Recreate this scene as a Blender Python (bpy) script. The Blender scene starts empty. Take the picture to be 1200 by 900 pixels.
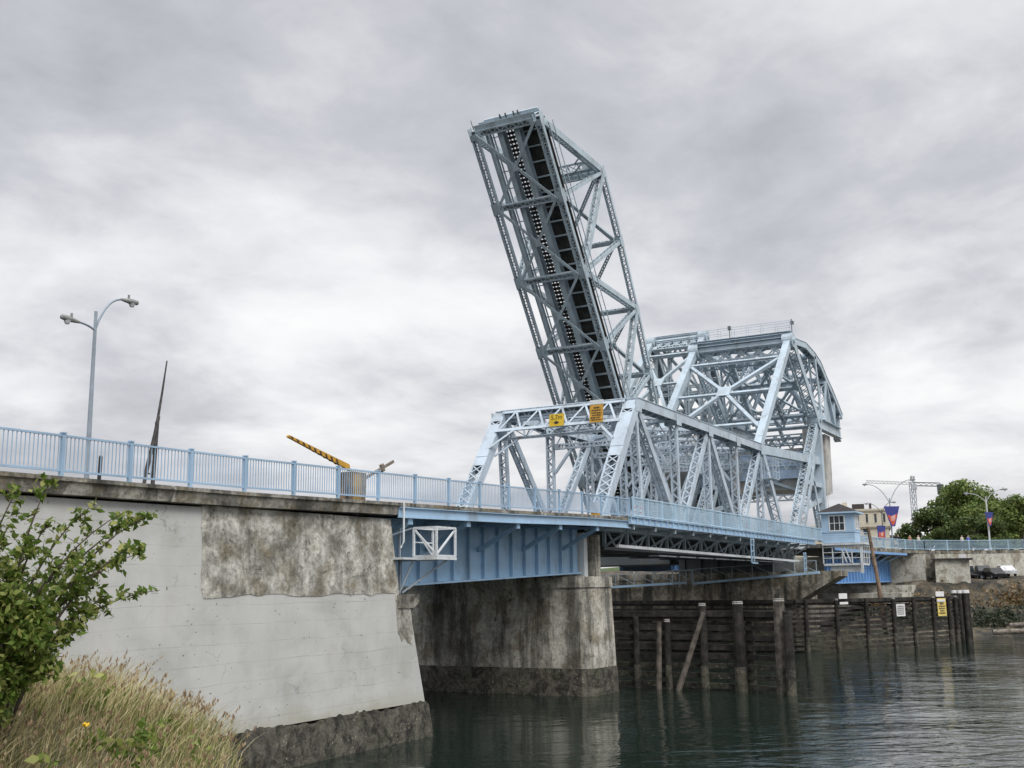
import bpy, math, random
import numpy as np
from mathutils import Vector, Matrix
random.seed(7); RNG = np.random.default_rng(7)
S = bpy.context.scene
COL = S.collection
V = Vector
R = math.radians

# ------------------------------------------------------------------ materials
def nodes(name):
    m = bpy.data.materials.new(name); m.use_nodes = True
    nt = m.node_tree; b = nt.nodes['Principled BSDF']
    return m, nt, b
def N(nt, t, **kw):
    n = nt.nodes.new(t)
    for k, v in kw.items():
        if k in n.inputs: n.inputs[k].default_value = v
        else: setattr(n, k, v)
    return n
def ramp(nt, fac, stops):
    r = nt.nodes.new('ShaderNodeValToRGB'); el = r.color_ramp.elements
    while len(el) < len(stops): el.new(0.5)
    for e, (p, c) in zip(el, stops):
        e.position = p; e.color = (c[0], c[1], c[2], 1) if len(c) == 3 else c
    nt.links.new(fac, r.inputs[0]); return r.outputs[0]
def g(v): return (v, v, v)
def mix(nt, fac, a, b, mode='MIX'):
    m = nt.nodes.new('ShaderNodeMix'); m.data_type = 'RGBA'; m.blend_type = mode
    for sock, val in ((m.inputs[0], fac), (m.inputs[6], a), (m.inputs[7], b)):
        if hasattr(val, 'is_linked'): nt.links.new(val, sock)
        elif isinstance(val, (int, float)): sock.default_value = val if sock == m.inputs[0] else (val, val, val, 1)
        else: sock.default_value = (*val, 1)
    return m.outputs[2]
def math_n(nt, op, a, b=None, c=None):
    m = nt.nodes.new('ShaderNodeMath'); m.operation = op
    for i, v in enumerate((a, b, c)):
        if v is None: continue
        if hasattr(v, 'is_linked'): nt.links.new(v, m.inputs[i])
        else: m.inputs[i].default_value = v
    return m.outputs[0]
def noise(nt, vec, scale, detail=4, rough=.55, dist=0, stretch=None):
    n = N(nt, 'ShaderNodeTexNoise', Scale=scale, Detail=detail, Roughness=rough, Distortion=dist)
    if stretch:
        mp = N(nt, 'ShaderNodeMapping'); mp.inputs['Scale'].default_value = stretch
        nt.links.new(vec, mp.inputs[0]); vec = mp.outputs[0]
    nt.links.new(vec, n.inputs['Vector']); return n.outputs['Fac']
def wpos(nt): return nt.nodes.new('ShaderNodeNewGeometry').outputs['Position']
def sepz(nt, vec):
    s = nt.nodes.new('ShaderNodeSeparateXYZ'); nt.links.new(vec, s.inputs[0]); return s.outputs
def bump(nt, b, h, strength=.3, dist=.05):
    bm = N(nt, 'ShaderNodeBump', Strength=strength, Distance=dist)
    nt.links.new(h, bm.inputs['Height']); nt.links.new(bm.outputs[0], b.inputs['Normal'])
def setc(nt, b, col):
    if hasattr(col, 'is_linked'): nt.links.new(col, b.inputs['Base Color'])
    else: b.inputs['Base Color'].default_value = (*col, 1)

def flat(name, c, rough=.6, metal=0, vary=.25, scale=2.0):
    m, nt, b = nodes(name); p = wpos(nt)
    f = noise(nt, p, scale, 5)
    lo = tuple(x*(1-vary) for x in c); hi = tuple(min(1, x*(1+vary*.6)) for x in c)
    setc(nt, b, ramp(nt, f, [(.38, lo), (.62, hi)]))
    b.inputs['Roughness'].default_value = rough; b.inputs['Metallic'].default_value = metal
    return m
def paint(name, c, grime=(.16, .15, .13), amt=.5, rust=.35):
    m, nt, b = nodes(name); p = wpos(nt)
    base = ramp(nt, noise(nt, p, .35, 3), [(.3, tuple(x*.84 for x in c)), (.7, tuple(min(1, x*1.08) for x in c))])
    gr = ramp(nt, noise(nt, p, 1.1, 8, .68, .4, (1, 1, .45)), [(.5, g(0)), (.72, g(amt))])
    col = mix(nt, gr, base, grime)
    ru = ramp(nt, noise(nt, p, 2.3, 8, .75, .6), [(.585, g(0)), (.70, g(rust))])
    col = mix(nt, ru, col, (.17, .075, .035))
    setc(nt, b, col)
    b.inputs['Roughness'].default_value = .5
    b.inputs['Specular IOR Level'].default_value = .4
    bump(nt, b, noise(nt, p, 9, 4), .12, .01)
    return m
M = {}
M['truss'] = paint('truss_paint', (.47, .555, .635), amt=.6, rust=.5)
M['rail_truss'] = paint('rail_truss_paint', (.42, .505, .56), amt=.65, rust=.55)
M['tower'] = paint('tower_paint', (.46, .555, .63), amt=.6, rust=.5)
M['white_steel'] = paint('white_steel', (.66, .70, .72), amt=.35, rust=.5)
M['girder'] = paint('girder_paint', (.30, .48, .67), amt=.45, rust=.3)
M['girder_far'] = paint('far_girder_paint', (.19, .38, .68), amt=.22, rust=.1)
M['fascia'] = paint('fascia_paint', (.35, .51, .67), amt=.5, rust=.35)
M['railing'] = paint('railing_paint', (.33, .48, .64), amt=.2, rust=.05)
M['mesh'] = paint('mesh_paint', (.42, .58, .71), amt=.2, rust=.05)
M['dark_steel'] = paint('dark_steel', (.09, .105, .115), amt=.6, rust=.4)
M['shade_steel'] = paint('shaded_underdeck_steel', (.34, .41, .46), amt=.6, rust=.4)  # darker steel paint, with the shade under the leaf put into its colour
M['grey_panel'] = flat('grey_panel', (.52, .56, .60), .6)
M['cwbox'] = paint('counterweight_paint', (.50, .64, .82), amt=.3, rust=.2)
M['cwconcrete'] = flat('counterweight_concrete', (.46, .45, .425), .9, vary=.25, scale=.8)
M['plank'] = flat('dark_planks', (.035, .033, .03), .9, vary=.5, scale=1.5)
M['tie'] = flat('timber_ties', (.045, .042, .04), .9, vary=.4)
M['asphalt'] = flat('asphalt', (.055, .055, .057), .9)
M['walk'] = flat('footway_concrete', (.33, .32, .30), .9)
M['black'] = flat('black_paint', (.015, .015, .016), .5)
M['glass'] = flat('window_glass', (.03, .04, .05), .12, vary=.2)
M['white'] = flat('white_paint', (.75, .75, .74), .5, vary=.08)
M['roof'] = flat('roof_shingle', (.045, .04, .04), .9, vary=.3, scale=6)
M['house'] = paint('house_paint', (.42, .58, .74), amt=.15, rust=.03)
M['lamp_steel'] = flat('galvanised', (.30, .35, .40), .45, .3, vary=.15)
M['lamp_white'] = flat('pale_lamp_paint', (.55, .57, .58), .5)
M['lamp_head'] = flat('lamp_head', (.24, .25, .24), .5)
M['yellow'] = flat('sign_yellow', (.62, .42, .02), .55, vary=.12)
M['amber'] = flat('sign_amber', (.50, .27, .025), .6, vary=.2, scale=4)
M['pale_yellow'] = flat('sign_pale_yellow', (.70, .55, .16), .6, vary=.1)
M['ink'] = flat('sign_ink', (.03, .025, .02), .7)
M['ink_grey'] = flat('sign_ink_grey', (.16, .16, .17), .7)
M['gold'] = flat('cabinet_gold', (.34, .22, .06), .6, vary=.3)
M['brown'] = flat('cabinet_brown', (.20, .14, .09), .7, vary=.3)
M['weathered'] = flat('weathered_wood', (.20, .175, .145), .9, vary=.5, scale=3)
M['dark_arm'] = flat('dark_barrier', (.05, .045, .045), .6, vary=.5, scale=4)
M['pile_grey'] = flat('grey_pile', (.115, .10, .085), .9, vary=.55, scale=2.2)
M['rustpole'] = flat('rusty_pole', (.25, .175, .125), .9, vary=.5, scale=1.2)
M['bank_blue'] = flat('banner_blue', (.045, .055, .23), .8, vary=.1)
M['bank_red'] = flat('banner_red', (.55, .09, .05), .8, vary=.15)
M['bank_pink'] = flat('banner_pink', (.62, .35, .30), .8, vary=.15)
M['beige'] = flat('beige_stucco', (.56, .52, .42), .9, vary=.12)
M['beige_trim'] = flat('beige_trim', (.56, .52, .42), .9, vary=.1)
M['grey_wall'] = None
M['brick'] = flat('brick_red', (.26, .12, .08), .9)
M['boat'] = flat('boat_white', (.72, .72, .70), .3, vary=.06)
M['rock'] = flat('rock', (.10, .095, .085), .95, vary=.5, scale=1.0)
M['car_dark'] = flat('car_dark', (.03, .034, .04), .25, .2)
M['car_white'] = flat('car_white', (.62, .63, .65), .25)
M['car_black'] = flat('car_black', (.018, .018, .02), .25, .2)
M['tyre'] = flat('tyre', (.015, .015, .015), .9)
M['netting'] = flat('green_netting', (.025, .06, .05), .9)

def m_wallwhite():
    m, nt, b = nodes('painted_concrete'); p = wpos(nt); z = sepz(nt, p)
    base = ramp(nt, noise(nt, p, .5, 5, .6), [(.38, (.405, .412, .393)), (.62, (.50, .503, .487))])
    # board marks: thin horizontal lines broken up by noise
    w = math_n(nt, 'ADD', math_n(nt, 'MULTIPLY', z[2], 1.55), math_n(nt, 'MULTIPLY', noise(nt, p, .35, 2), .35))
    fr = math_n(nt, 'FRACT', w)
    line = ramp(nt, fr, [(.0, g(1)), (.04, g(0))])
    brk = ramp(nt, noise(nt, p, .55, 6, .7, 0, (1, 1, 4)), [(.49, g(0)), (.6, g(.9))])
    lm = mix(nt, 1, line, brk, 'MULTIPLY')
    col = mix(nt, lm, base, (.13, .125, .11))
    line2 = ramp(nt, fr, [(.0, g(.4)), (.06, g(0))])
    col = mix(nt, line2, col, (.3, .3, .29))
    pit = ramp(nt, noise(nt, p, 6, 3, .5, 0, (1, 1, 1.6)), [(.70, g(0)), (.72, g(.85))])
    col = mix(nt, pit, col, (.05, .05, .045))
    st = ramp(nt, noise(nt, p, .9, 5, .6, 0, (1, 1, .15)), [(.5, g(0)), (.8, g(.35))])
    col = mix(nt, st, col, (.34, .32, .27))
    low = ramp(nt, math_n(nt, 'MULTIPLY', math_n(nt, 'ADD', z[2], math_n(nt, 'MULTIPLY', noise(nt, p, .8, 5), 1.4)), .2), [(.38, g(.75)), (.58, g(0))])
    col = mix(nt, low, col, (.31, .30, .215))
    patch = ramp(nt, noise(nt, p, .28, 4, .6, .3, (1, 1, 2)), [(.50, g(0)), (.53, g(.30))]); col = mix(nt, patch, col, (.52, .525, .51))
    crk = nt.nodes.new('ShaderNodeTexVoronoi'); crk.feature = 'DISTANCE_TO_EDGE'; crk.inputs['Scale'].default_value = .33
    wv = nt.nodes.new('ShaderNodeTexNoise'); wv.inputs['Scale'].default_value = 1.6; wv.inputs['Detail'].default_value = 6; nt.links.new(p, wv.inputs['Vector'])
    ad = nt.nodes.new('ShaderNodeVectorMath'); ad.operation = 'MULTIPLY_ADD'; ad.inputs[1].default_value = (1.3, 1.3, 1.3); nt.links.new(wv.outputs['Color'], ad.inputs[0]); nt.links.new(p, ad.inputs[2]); nt.links.new(ad.outputs[0], crk.inputs['Vector'])
    cl_ = ramp(nt, crk.outputs['Distance'], [(0, g(.5)), (.009, g(0))]); ck_ = ramp(nt, noise(nt, p, .45, 2), [(.55, g(0)), (.62, g(1))])
    col = mix(nt, mix(nt, 1, cl_, ck_, 'MULTIPLY'), col, (.12, .115, .1))
    setc(nt, b, col); b.inputs['Roughness'].default_value = .9
    h = mix(nt, .6, noise(nt, p, 7, 5), lm)
    bump(nt, b, h, .25, .03)
    return m
M['wallwhite'] = m_wallwhite()
def m_raw(name, light, dark, streak=.6, ztide=None):
    m, nt, b = nodes(name); p = wpos(nt)
    base = ramp(nt, noise(nt, p, 1.0, 10, .74, .25), [(.40, dark), (.5, tuple((a+c)/2 for a, c in zip(light, dark))), (.58, light)])
    # efflorescence veins
    vo = N(nt, 'ShaderNodeTexVoronoi', Scale=.42); vo.feature = 'DISTANCE_TO_EDGE'
    mp = N(nt, 'ShaderNodeVectorMath'); mp.operation = 'ADD'
    nn = N(nt, 'ShaderNodeTexNoise', Scale=.8, Detail=5)
    sc = N(nt, 'ShaderNodeVectorMath'); sc.operation = 'SCALE'; sc.inputs['Scale'].default_value = 2.2
    nt.links.new(p, nn.inputs['Vector']); nt.links.new(nn.outputs['Color'], sc.inputs[0])
    nt.links.new(p, mp.inputs[0]); nt.links.new(sc.outputs[0], mp.inputs[1]); nt.links.new(mp.outputs[0], vo.inputs['Vector'])
    vein = ramp(nt, vo.outputs['Distance'], [(.0, g(.85)), (.045, g(0))])
    vk = ramp(nt, noise(nt, p, .7, 3), [(.45, g(0)), (.6, g(1))])
    col = mix(nt, mix(nt, 1, vein, vk, 'MULTIPLY'), base, (.50, .48, .42))
    br = ramp(nt, noise(nt, p, .9, 4, .6), [(.5, g(0)), (.6, g(.55))])
    col = mix(nt, br, col, (.17, .135, .075))
    stk = ramp(nt, noise(nt, p, 1.0, 7, .65, .2, (1, 1, .13)), [(.47, g(0)), (.60, g(streak))])
    col = mix(nt, stk, col, (.035, .036, .03))
    ck = ramp(nt, noise(nt, p, 2.4, 6, .7, 1.5), [(.59, g(0)), (.66, g(.75))])
    col = mix(nt, ck, col, (.03, .03, .025))
    fine = ramp(nt, noise(nt, p, 5.5, 6, .75), [(.36, g(.55)), (.5, g(1)), (.64, g(1.25))]); col = mix(nt, .8, col, fine, 'MULTIPLY')
    setc(nt, b, col); b.inputs['Roughness'].default_value = .92
    bump(nt, b, noise(nt, p, 2.5, 8, .7), .6, .08)
    return m
M['rawpatch'] = m_raw('raw_concrete_patch', (.58, .565, .51), (.19, .18, .15), .42)
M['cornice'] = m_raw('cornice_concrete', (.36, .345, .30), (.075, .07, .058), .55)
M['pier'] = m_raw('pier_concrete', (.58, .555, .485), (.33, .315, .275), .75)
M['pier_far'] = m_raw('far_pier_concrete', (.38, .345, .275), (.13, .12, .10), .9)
def m_tide(name, c1, c2):
    m, nt, b = nodes(name); p = wpos(nt)
    base = ramp(nt, noise(nt, p, 1.7, 10, .75, .5), [(.42, c1), (.6, c2)])
    vo = N(nt, 'ShaderNodeTexVoronoi', Scale=5.5); nt.links.new(p, vo.inputs['Vector'])
    sp = ramp(nt, vo.outputs['Distance'], [(.0, g(1)), (.28, g(.0))])
    k = ramp(nt, noise(nt, p, .9, 5, .7), [(.5, g(0)), (.6, g(.9))])
    col = mix(nt, mix(nt, 1, sp, k, 'MULTIPLY'), base, (.50, .47, .38))
    gr = ramp(nt, noise(nt, p, .8, 5), [(.5, g(0)), (.7, g(.35))])
    col = mix(nt, gr, col, (.06, .075, .03))
    setc(nt, b, col); b.inputs['Roughness'].default_value = .8
    bump(nt, b, noise(nt, p, 5, 8, .75), .9, .12)
    return m
M['pile_foot'] = m_tide('pile_barnacles', (.02, .019, .015), (.125, .115, .09))
M['tide'] = m_tide('barnacle_band', (.018, .017, .013), (.15, .14, .11))
M['timber_wet'] = m_tide('wet_timber', (.012, .011, .009), (.07, .066, .048))
def m_timber():
    m, nt, b = nodes('creosote_timber'); p = wpos(nt)
    base = ramp(nt, noise(nt, p, 1.6, 7, .7), [(.40, (.008, .0075, .007)), (.62, (.042, .037, .031))])
    st = ramp(nt, noise(nt, p, .8, 6, .7), [(.58, g(0)), (.72, g(.5))])
    setc(nt, b, mix(nt, st, base, (.075, .068, .052))); b.inputs['Roughness'].default_value = .9
    bump(nt, b, noise(nt, p, 6, 6), .5, .03); return m
M['timber'] = m_timber()
M['grey_wall'] = m_raw('retaining_wall', (.56, .545, .48), (.45, .44, .385), .2)
def m_water():
    m, nt, b = nodes('harbour_water'); p = wpos(nt)
    setc(nt, b, (.010, .018, .0135)); b.inputs['Roughness'].default_value = .03; b.inputs['IOR'].default_value = 1.333
    def dot(v):
        d = nt.nodes.new('ShaderNodeVectorMath'); d.operation = 'DOT_PRODUCT'; d.inputs[1].default_value = v; nt.links.new(p, d.inputs[0]); return d.outputs['Value']
    u = dot((.80, .60, 0)); v = dot((.60, -.80, 0))
    def wave(su, sv, det, dist):
        c = nt.nodes.new('ShaderNodeCombineXYZ'); nt.links.new(math_n(nt, 'MULTIPLY', u, su), c.inputs[0]); nt.links.new(math_n(nt, 'MULTIPLY', v, sv), c.inputs[1])
        return noise(nt, c.outputs[0], 1, det, .5, dist)
    a = wave(.45, .18, 3, .8); c = wave(1.7, .8, 3, .6); f = wave(4.2, 2.4, 3, .2)
    d = ramp(nt, noise(nt, p, .035, 3), [(.42, g(.35)), (.58, g(1))])
    # sheltered water near the piers is calmer
    calm = ramp(nt, math_n(nt, 'MULTIPLY', math_n(nt, 'SUBTRACT', math_n(nt, 'MULTIPLY', v, 1.0), -12), .025), [(.25, g(.45)), (.75, g(1))])
    h = math_n(nt, 'ADD', math_n(nt, 'ADD', math_n(nt, 'MULTIPLY', a, 1.0), math_n(nt, 'MULTIPLY', c, .38)), math_n(nt, 'MULTIPLY', f, .018))
    h = math_n(nt, 'MULTIPLY', math_n(nt, 'MULTIPLY', h, d), calm)
    bump(nt, b, h, 1.0, .15)
    return m
M['water'] = m_water()
def m_ground(name, cols, scale):
    m, nt, b = nodes(name); p = wpos(nt)
    setc(nt, b, ramp(nt, noise(nt, p, scale, 8, .7), cols)); b.inputs['Roughness'].default_value = .95
    bump(nt, b, noise(nt, p, scale*4, 6), .8, .15); return m
M['soil'] = m_ground('bank_soil', [(.3, (.05, .045, .025)), (.7, (.13, .11, .06))], 1.2)
M['shore'] = m_ground('far_bank', [(.40, (.018, .018, .015)), (.48, (.05, .046, .036)), (.55, (.08, .062, .034)), (.62, (.13, .115, .09))], .6)
def m_leaf(name, c1, c2, c3, trans=.25):
    m, nt, b = nodes(name); gm = nt.nodes.new('ShaderNodeNewGeometry')
    rnd = gm.outputs['Random Per Island']; p = gm.outputs['Position']
    col = ramp(nt, rnd, [(.0, c1), (.55, c2), (1, c3)])
    big = ramp(nt, noise(nt, p, .5, 3), [(.35, g(.75)), (.65, g(1.15))])
    setc(nt, b, mix(nt, 1, col, big, 'MULTIPLY')); b.inputs['Roughness'].default_value = .55
    b.inputs['Specular IOR Level'].default_value = .25
    tr = nt.nodes.new('ShaderNodeBsdfTranslucent'); nt.links.new(b.inputs['Base Color'].links[0].from_socket, tr.inputs[0])
    ms = nt.nodes.new('ShaderNodeMixShader'); ms.inputs[0].default_value = trans
    nt.links.new(b.outputs[0], ms.inputs[1]); nt.links.new(tr.outputs[0], ms.inputs[2])
    nt.links.new(ms.outputs[0], nt.nodes['Material Output'].inputs[0])
    return m
M['shrub_leaf'] = m_leaf('shrub_leaves', (.075, .13, .02), (.175, .265, .048), (.44, .45, .15), .4)
M['tree_leaf'] = m_leaf('tree_leaves', (.08, .125, .036), (.155, .22, .06), (.30, .35, .11), .35)
M['tree_leaf_dark'] = m_leaf('dark_tree_leaves', (.05, .08, .027), (.09, .135, .04), (.17, .21, .065), .3)
M['bank_weed'] = m_leaf('bank_weed', (.022, .032, .018), (.038, .052, .03), (.075, .09, .05), .15)
M['grass'] = m_leaf('dry_grass', (.29, .27, .11), (.55, .47, .25), (.76, .68, .43), .3)
M['grass_green'] = m_leaf('green_grass', (.07, .11, .025), (.14, .18, .05), (.24, .25, .09), .3)
M['seed'] = m_leaf('grass_seed_heads', (.22, .14, .09), (.34, .25, .15), (.52, .42, .27), .2)
M['flower'] = flat('yellow_petal', (.75, .48, .02), .6, vary=.1)
M['bark'] = flat('bark', (.09, .07, .055), .95, vary=.4, scale=5)
M['bank_scrub'] = m_leaf('bank_scrub', (.05, .05, .025), (.16, .105, .045), (.33, .21, .10), .15)

# ------------------------------------------------------------------ mesh helpers
class MB:
    def __init__(s): s.v = []; s.f = []
    def add(s, vs, fs):
        o = len(s.v); s.v.extend([tuple(x) for x in vs]); s.f.extend([tuple(i+o for i in f) for f in fs]); return s
    def box(s, x0, x1, y0, y1, z0, z1):
        return s.add([(x0,y0,z0),(x1,y0,z0),(x1,y1,z0),(x0,y1,z0),(x0,y0,z1),(x1,y0,z1),(x1,y1,z1),(x0,y1,z1)],
                     [(0,3,2,1),(4,5,6,7),(0,1,5,4),(1,2,6,5),(2,3,7,6),(3,0,4,7)])
    def frame(s, p, q, up):
        a = V(q)-V(p); L = a.length; a = a/L if L else V((1,0,0))
        sd = a.cross(V(up))
        if sd.length < 1e-4: sd = a.cross(V((0.3,1,0.1)))
        sd.normalize(); t = sd.cross(a).normalized(); return a, sd, t, L
    def bar(s, p, q, w, h, up=(0,0,1), off=(0,0)):
        """beam from p to q: w along the side axis, h along up"""
        p = V(p); q = V(q); a, sd, t, L = s.frame(p, q, up)
        o = sd*off[0]+t*off[1]; vs = []
        for c in (p+o, q+o):
            for i, j in ((-1,-1),(1,-1),(1,1),(-1,1)): vs.append(c+sd*(i*w/2)+t*(j*h/2))
        return s.add(vs, [(0,1,2,3),(7,6,5,4),(0,4,5,1),(1,5,6,2),(2,6,7,3),(3,7,4,0)])
    def prism(s, poly, d):
        """poly: list of points (planar), extruded by vector d"""
        n = len(poly); d = V(d); vs = [V(p) for p in poly]+[V(p)+d for p in poly]
        return s.add(vs, [tuple(range(n-1,-1,-1)), tuple(range(n, 2*n))]+[(i,(i+1)%n,n+(i+1)%n,n+i) for i in range(n)])
    def tube(s, pts, r, n=8, cap=True):
        pts = [V(p) for p in pts]; rr = r if isinstance(r, (list, tuple)) else [r]*len(pts); vs = []; fs = []
        for i, p in enumerate(pts):
            a = (pts[min(i+1, len(pts)-1)]-pts[max(i-1, 0)]).normalized()
            u = a.cross(V((0,0,1)) if abs(a.z) < .95 else V((1,0,0))).normalized(); w = a.cross(u)
            for k in range(n):
                t = 2*math.pi*k/n; vs.append(p+u*(math.cos(t)*rr[i])+w*(math.sin(t)*rr[i]))
        for i in range(len(pts)-1):
            for k in range(n):
                b = i*n; fs.append((b+k, b+(k+1)%n, b+n+(k+1)%n, b+n+k))
        if cap: fs.append(tuple(range(n-1,-1,-1))); fs.append(tuple(range((len(pts)-1)*n, len(pts)*n)))
        return s.add(vs, fs)
    def disc(s, c, r, th, n=20):   # wheel-like disc with axis along y
        return s.tube([V(c)-V((0,th/2,0)), V(c)+V((0,th/2,0))], r, n)
    def laced(s, p, q, wy, dep, side=(0,1,0), lat='single', web=.045, bw=.085, step=1.0, cover=None, faces=(-1,1), batten=.9):
        """built-up member: two webs wy apart along the side axis, lacing bars on the faces between them"""
        p = V(p); q = V(q); a = (q-p); L = a.length; a /= L
        sd = V(side); sd = (sd-a*sd.dot(a)).normalized(); t = a.cross(sd).normalized()
        for k in (-1, 1):
            c = sd*(k*(wy/2))
            s.bar(p+c, q+c, web, dep, t)
            for e in (-1, 1):  # flange angles, proud of the web
                s.bar(p+c-sd*(k*.06)+t*(e*(dep/2-.02)), q+c-sd*(k*.06)+t*(e*(dep/2-.02)), .10, .03, t)
        for e in faces:
            o = t*(e*(dep/2+.004))
            if cover == e:
                s.bar(p+o, q+o, wy+.06, .035, t); continue
            n = max(2, int(round((L-2*batten*wy)/(wy*step)))); st = (L-2*batten*wy)/n
            for z0, z1 in ((0, batten*wy), (L-batten*wy, L)):
                s.bar(p+a*z0+o, p+a*z1+o, wy-.03, .022, t)
            for i in range(n):
                s0 = p+a*(batten*wy+i*st)+o; s1 = p+a*(batten*wy+(i+1)*st)+o; k = 1 if i % 2 else -1
                s.bar(s0+sd*(k*wy*.46), s1-sd*(k*wy*.46), bw, .02, t)
                if lat == 'double': s.bar(s0-sd*(k*wy*.46)+t*(e*.014), s1+sd*(k*wy*.46)+t*(e*.014), bw, .02, t)
        return s
    def girder_i(s, p, q, fw, h, up=(0,0,1), web=.05, ft=.06):
        p = V(p); q = V(q); a, sd, t, L = s.frame(p, q, up)
        s.bar(p, q, web, h-2*ft, up)
        for e in (-1, 1): s.bar(p+t*(e*(h/2-ft/2)), q+t*(e*(h/2-ft/2)), fw, ft, up)
        return s
    def build(s, name, mat, parent=None, mat2=None, smooth=False):
        me = bpy.data.meshes.new(name); vs = s.v
        if parent is not None and 'inv' in ROOTINV.get(parent.name, {}):
            inv = ROOTINV[parent.name]['inv']; vs = [inv @ V(x) for x in vs]
        me.from_pydata([tuple(x) for x in vs], [], s.f); me.update()
        if mat: me.materials.append(M[mat] if isinstance(mat, str) else mat)
        if smooth: me.polygons.foreach_set('use_smooth', [True]*len(me.polygons))
        o = bpy.data.objects.new(name, me); COL.objects.link(o)
        if parent is not None:
            o.parent = parent
            ROOTINV[o.name] = ROOTINV.get(parent.name, {'inv': Matrix()})
        return o
ROOTINV = {}
def tag(o, label, cat, group=None, kind=None):
    if label: o['label'] = label
    if cat: o['category'] = cat
    if group: o['group'] = group
    if kind: o['kind'] = kind
    return o
def thing(name, label, cat, loc=(0,0,0), group=None, rot=(0,0,0)):
    o = bpy.data.objects.new(name, None); COL.objects.link(o); o.location = loc; o.rotation_euler = rot
    o.empty_display_size = .3
    from mathutils import Euler
    mt = Matrix.Translation(V(loc)) @ Euler(rot).to_matrix().to_4x4()
    ROOTINV[o.name] = {'inv': mt.inverted(), 'mat': mt}
    return tag(o, label, cat, group)
def struct(o): o['kind'] = 'structure'; return o
def text_mesh(txt, size):
    cu = bpy.data.curves.new('lettering', 'FONT'); cu.body = txt; cu.size = size; cu.align_x = 'CENTER'; cu.align_y = 'CENTER'; cu.extrude = .004
    o = bpy.data.objects.new('lettering', cu); COL.objects.link(o)
    dg = bpy.context.evaluated_depsgraph_get(); me = bpy.data.meshes.new_from_object(o.evaluated_get(dg))
    vs = [tuple(v.co) for v in me.vertices]; fs = [tuple(p.vertices) for p in me.polygons]
    bpy.data.objects.remove(o); bpy.data.curves.remove(cu); bpy.data.meshes.remove(me)
    return vs, fs
def lerp(a, b, t): return a+(b-a)*t
def interp(x, pts):
    if x <= pts[0][0]: return pts[0][1]
    for (a, u), (b, v) in zip(pts, pts[1:]):
        if x <= b: return lerp(u, v, (x-a)/(b-a))
    return pts[-1][1]

# ------------------------------------------------------------------ key dimensions (metres, bridge axis along +x, water at z = 0)
YN, YF = 29.0, 39.5            # truss planes of the road bridge
RN, RF = 43.0, 49.9            # truss planes of the rail bridge
ZT = [(10, 10.6), (19, 10.63), (29, 10.73), (36.8, 10.9), (48.5, 11.15), (56.8, 11.4), (63, 11.5), (130, 11.6)]
def ztop(x): return interp(x, ZT)          # top of the near railing
def zdk(x): return ztop(x)-1.13            # footway level

# ------------------------------------------------------------------ SETTING: water, terrain
o = MB().add([(-1500,-2500,0),(4000,-2500,0),(4000,2500,0),(-1500,2500,0)], [(0,1,2,3)]).build('water', 'water'); struct(o)

def near_z(x, y):
    z = 3.25+.215*min(max(y, -6), 9.5)
    if x > 7.2: z -= (x-7.2)*.34
    if y > 9.5: z -= (y-9.5)*.02
    z += .12*math.sin(x*.9+y*.4)*math.cos(y*.7-x*.3)
    e = .95*x-.15-y
    if e > 0 and x > 2: z -= e*.75
    return max(z, -1.5)
mb = MB(); nx, ny = 80, 80; vs = []; X0, X1, Y0, Y1 = -30, 40, -30, 27.5
for j in range(ny+1):
    for i in range(nx+1):
        x = lerp(X0, X1, i/nx); y = lerp(Y0, Y1, j/ny); vs.append((x, y, near_z(x, y)))
mb.add(vs, [(j*(nx+1)+i, j*(nx+1)+i+1, (j+1)*(nx+1)+i+1, (j+1)*(nx+1)+i) for j in range(ny) for i in range(nx)])
struct(mb.build('grassy_bank', 'soil', smooth=True))

# far shore: height from distance to the shoreline
SHORE = [(300,-300), (190,-90), (150,-12), (138.6,11.2), (135.5,15.5), (123,22), (128,33), (170,46), (210,120), (240,300), (300,600)]
def shore_d(x, y):
    best = 1e9; sgn = 1
    for (ax, ay), (bx, by) in zip(SHORE, SHORE[1:]):
        dx, dy = bx-ax, by-ay; t = max(0, min(1, ((x-ax)*dx+(y-ay)*dy)/(dx*dx+dy*dy)))
        px, py = ax+t*dx, ay+t*dy; d = math.hypot(x-px, y-py)
        if d < best: best = d; sgn = 1 if (dx*(y-ay)-dy*(x-ax)) < 0 else -1
    return best*sgn
PROF = [(-12,-3), (0,-.05), (2.5,.7), (4,1.0), (9,3.4), (12,4.6), (13.6,6.3), (20,6.45), (24,6.9), (29.5,7.2), (34,10.0), (300,12), (1500,20)]
vs = []; fs = []
xs = list(np.arange(104, 200, 1.6))+list(np.arange(200, 340, 10))+[400, 550, 800, 1500]
ys = [-600,-300,-150,-90,-60]+list(np.arange(-40, 62, 1.6))+[70, 85, 110, 150, 220, 330, 600]
for y in ys:
    for x in xs:
        d = shore_d(x, y); z = interp(d, PROF)
        if 0 < d < 20: z += .35*math.sin(x*1.7+y*.6)*math.sin(y*1.3-x*.4)*min(1, d/3)
        vs.append((x, y, z))
nx = len(xs)
mb = MB().add(vs, [(j*nx+i, j*nx+i+1, (j+1)*nx+i+1, (j+1)*nx+i) for j in range(len(ys)-1) for i in range(nx-1)])
struct(mb.build('far_shore', 'shore', smooth=True))

vs = []; fs = []
for i in range(60):
    f = i/59; x = lerp(150, 760, f); y = lerp(560, 150, f); hh = 9+5*math.sin(i*.7)+3*math.sin(i*1.9+1); vs += [(x, y, -1), (x+10, y+12, hh*.7), (x+60, y+60, hh+4), (x+300, y+300, hh)]
for i in range(59):
    for k in range(3): fs.append((i*4+k, i*4+k+1, (i+1)*4+k+1, (i+1)*4+k))
struct(MB().add(vs, fs).build('distant_hills', 'tree_leaf_dark', smooth=True))

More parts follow.
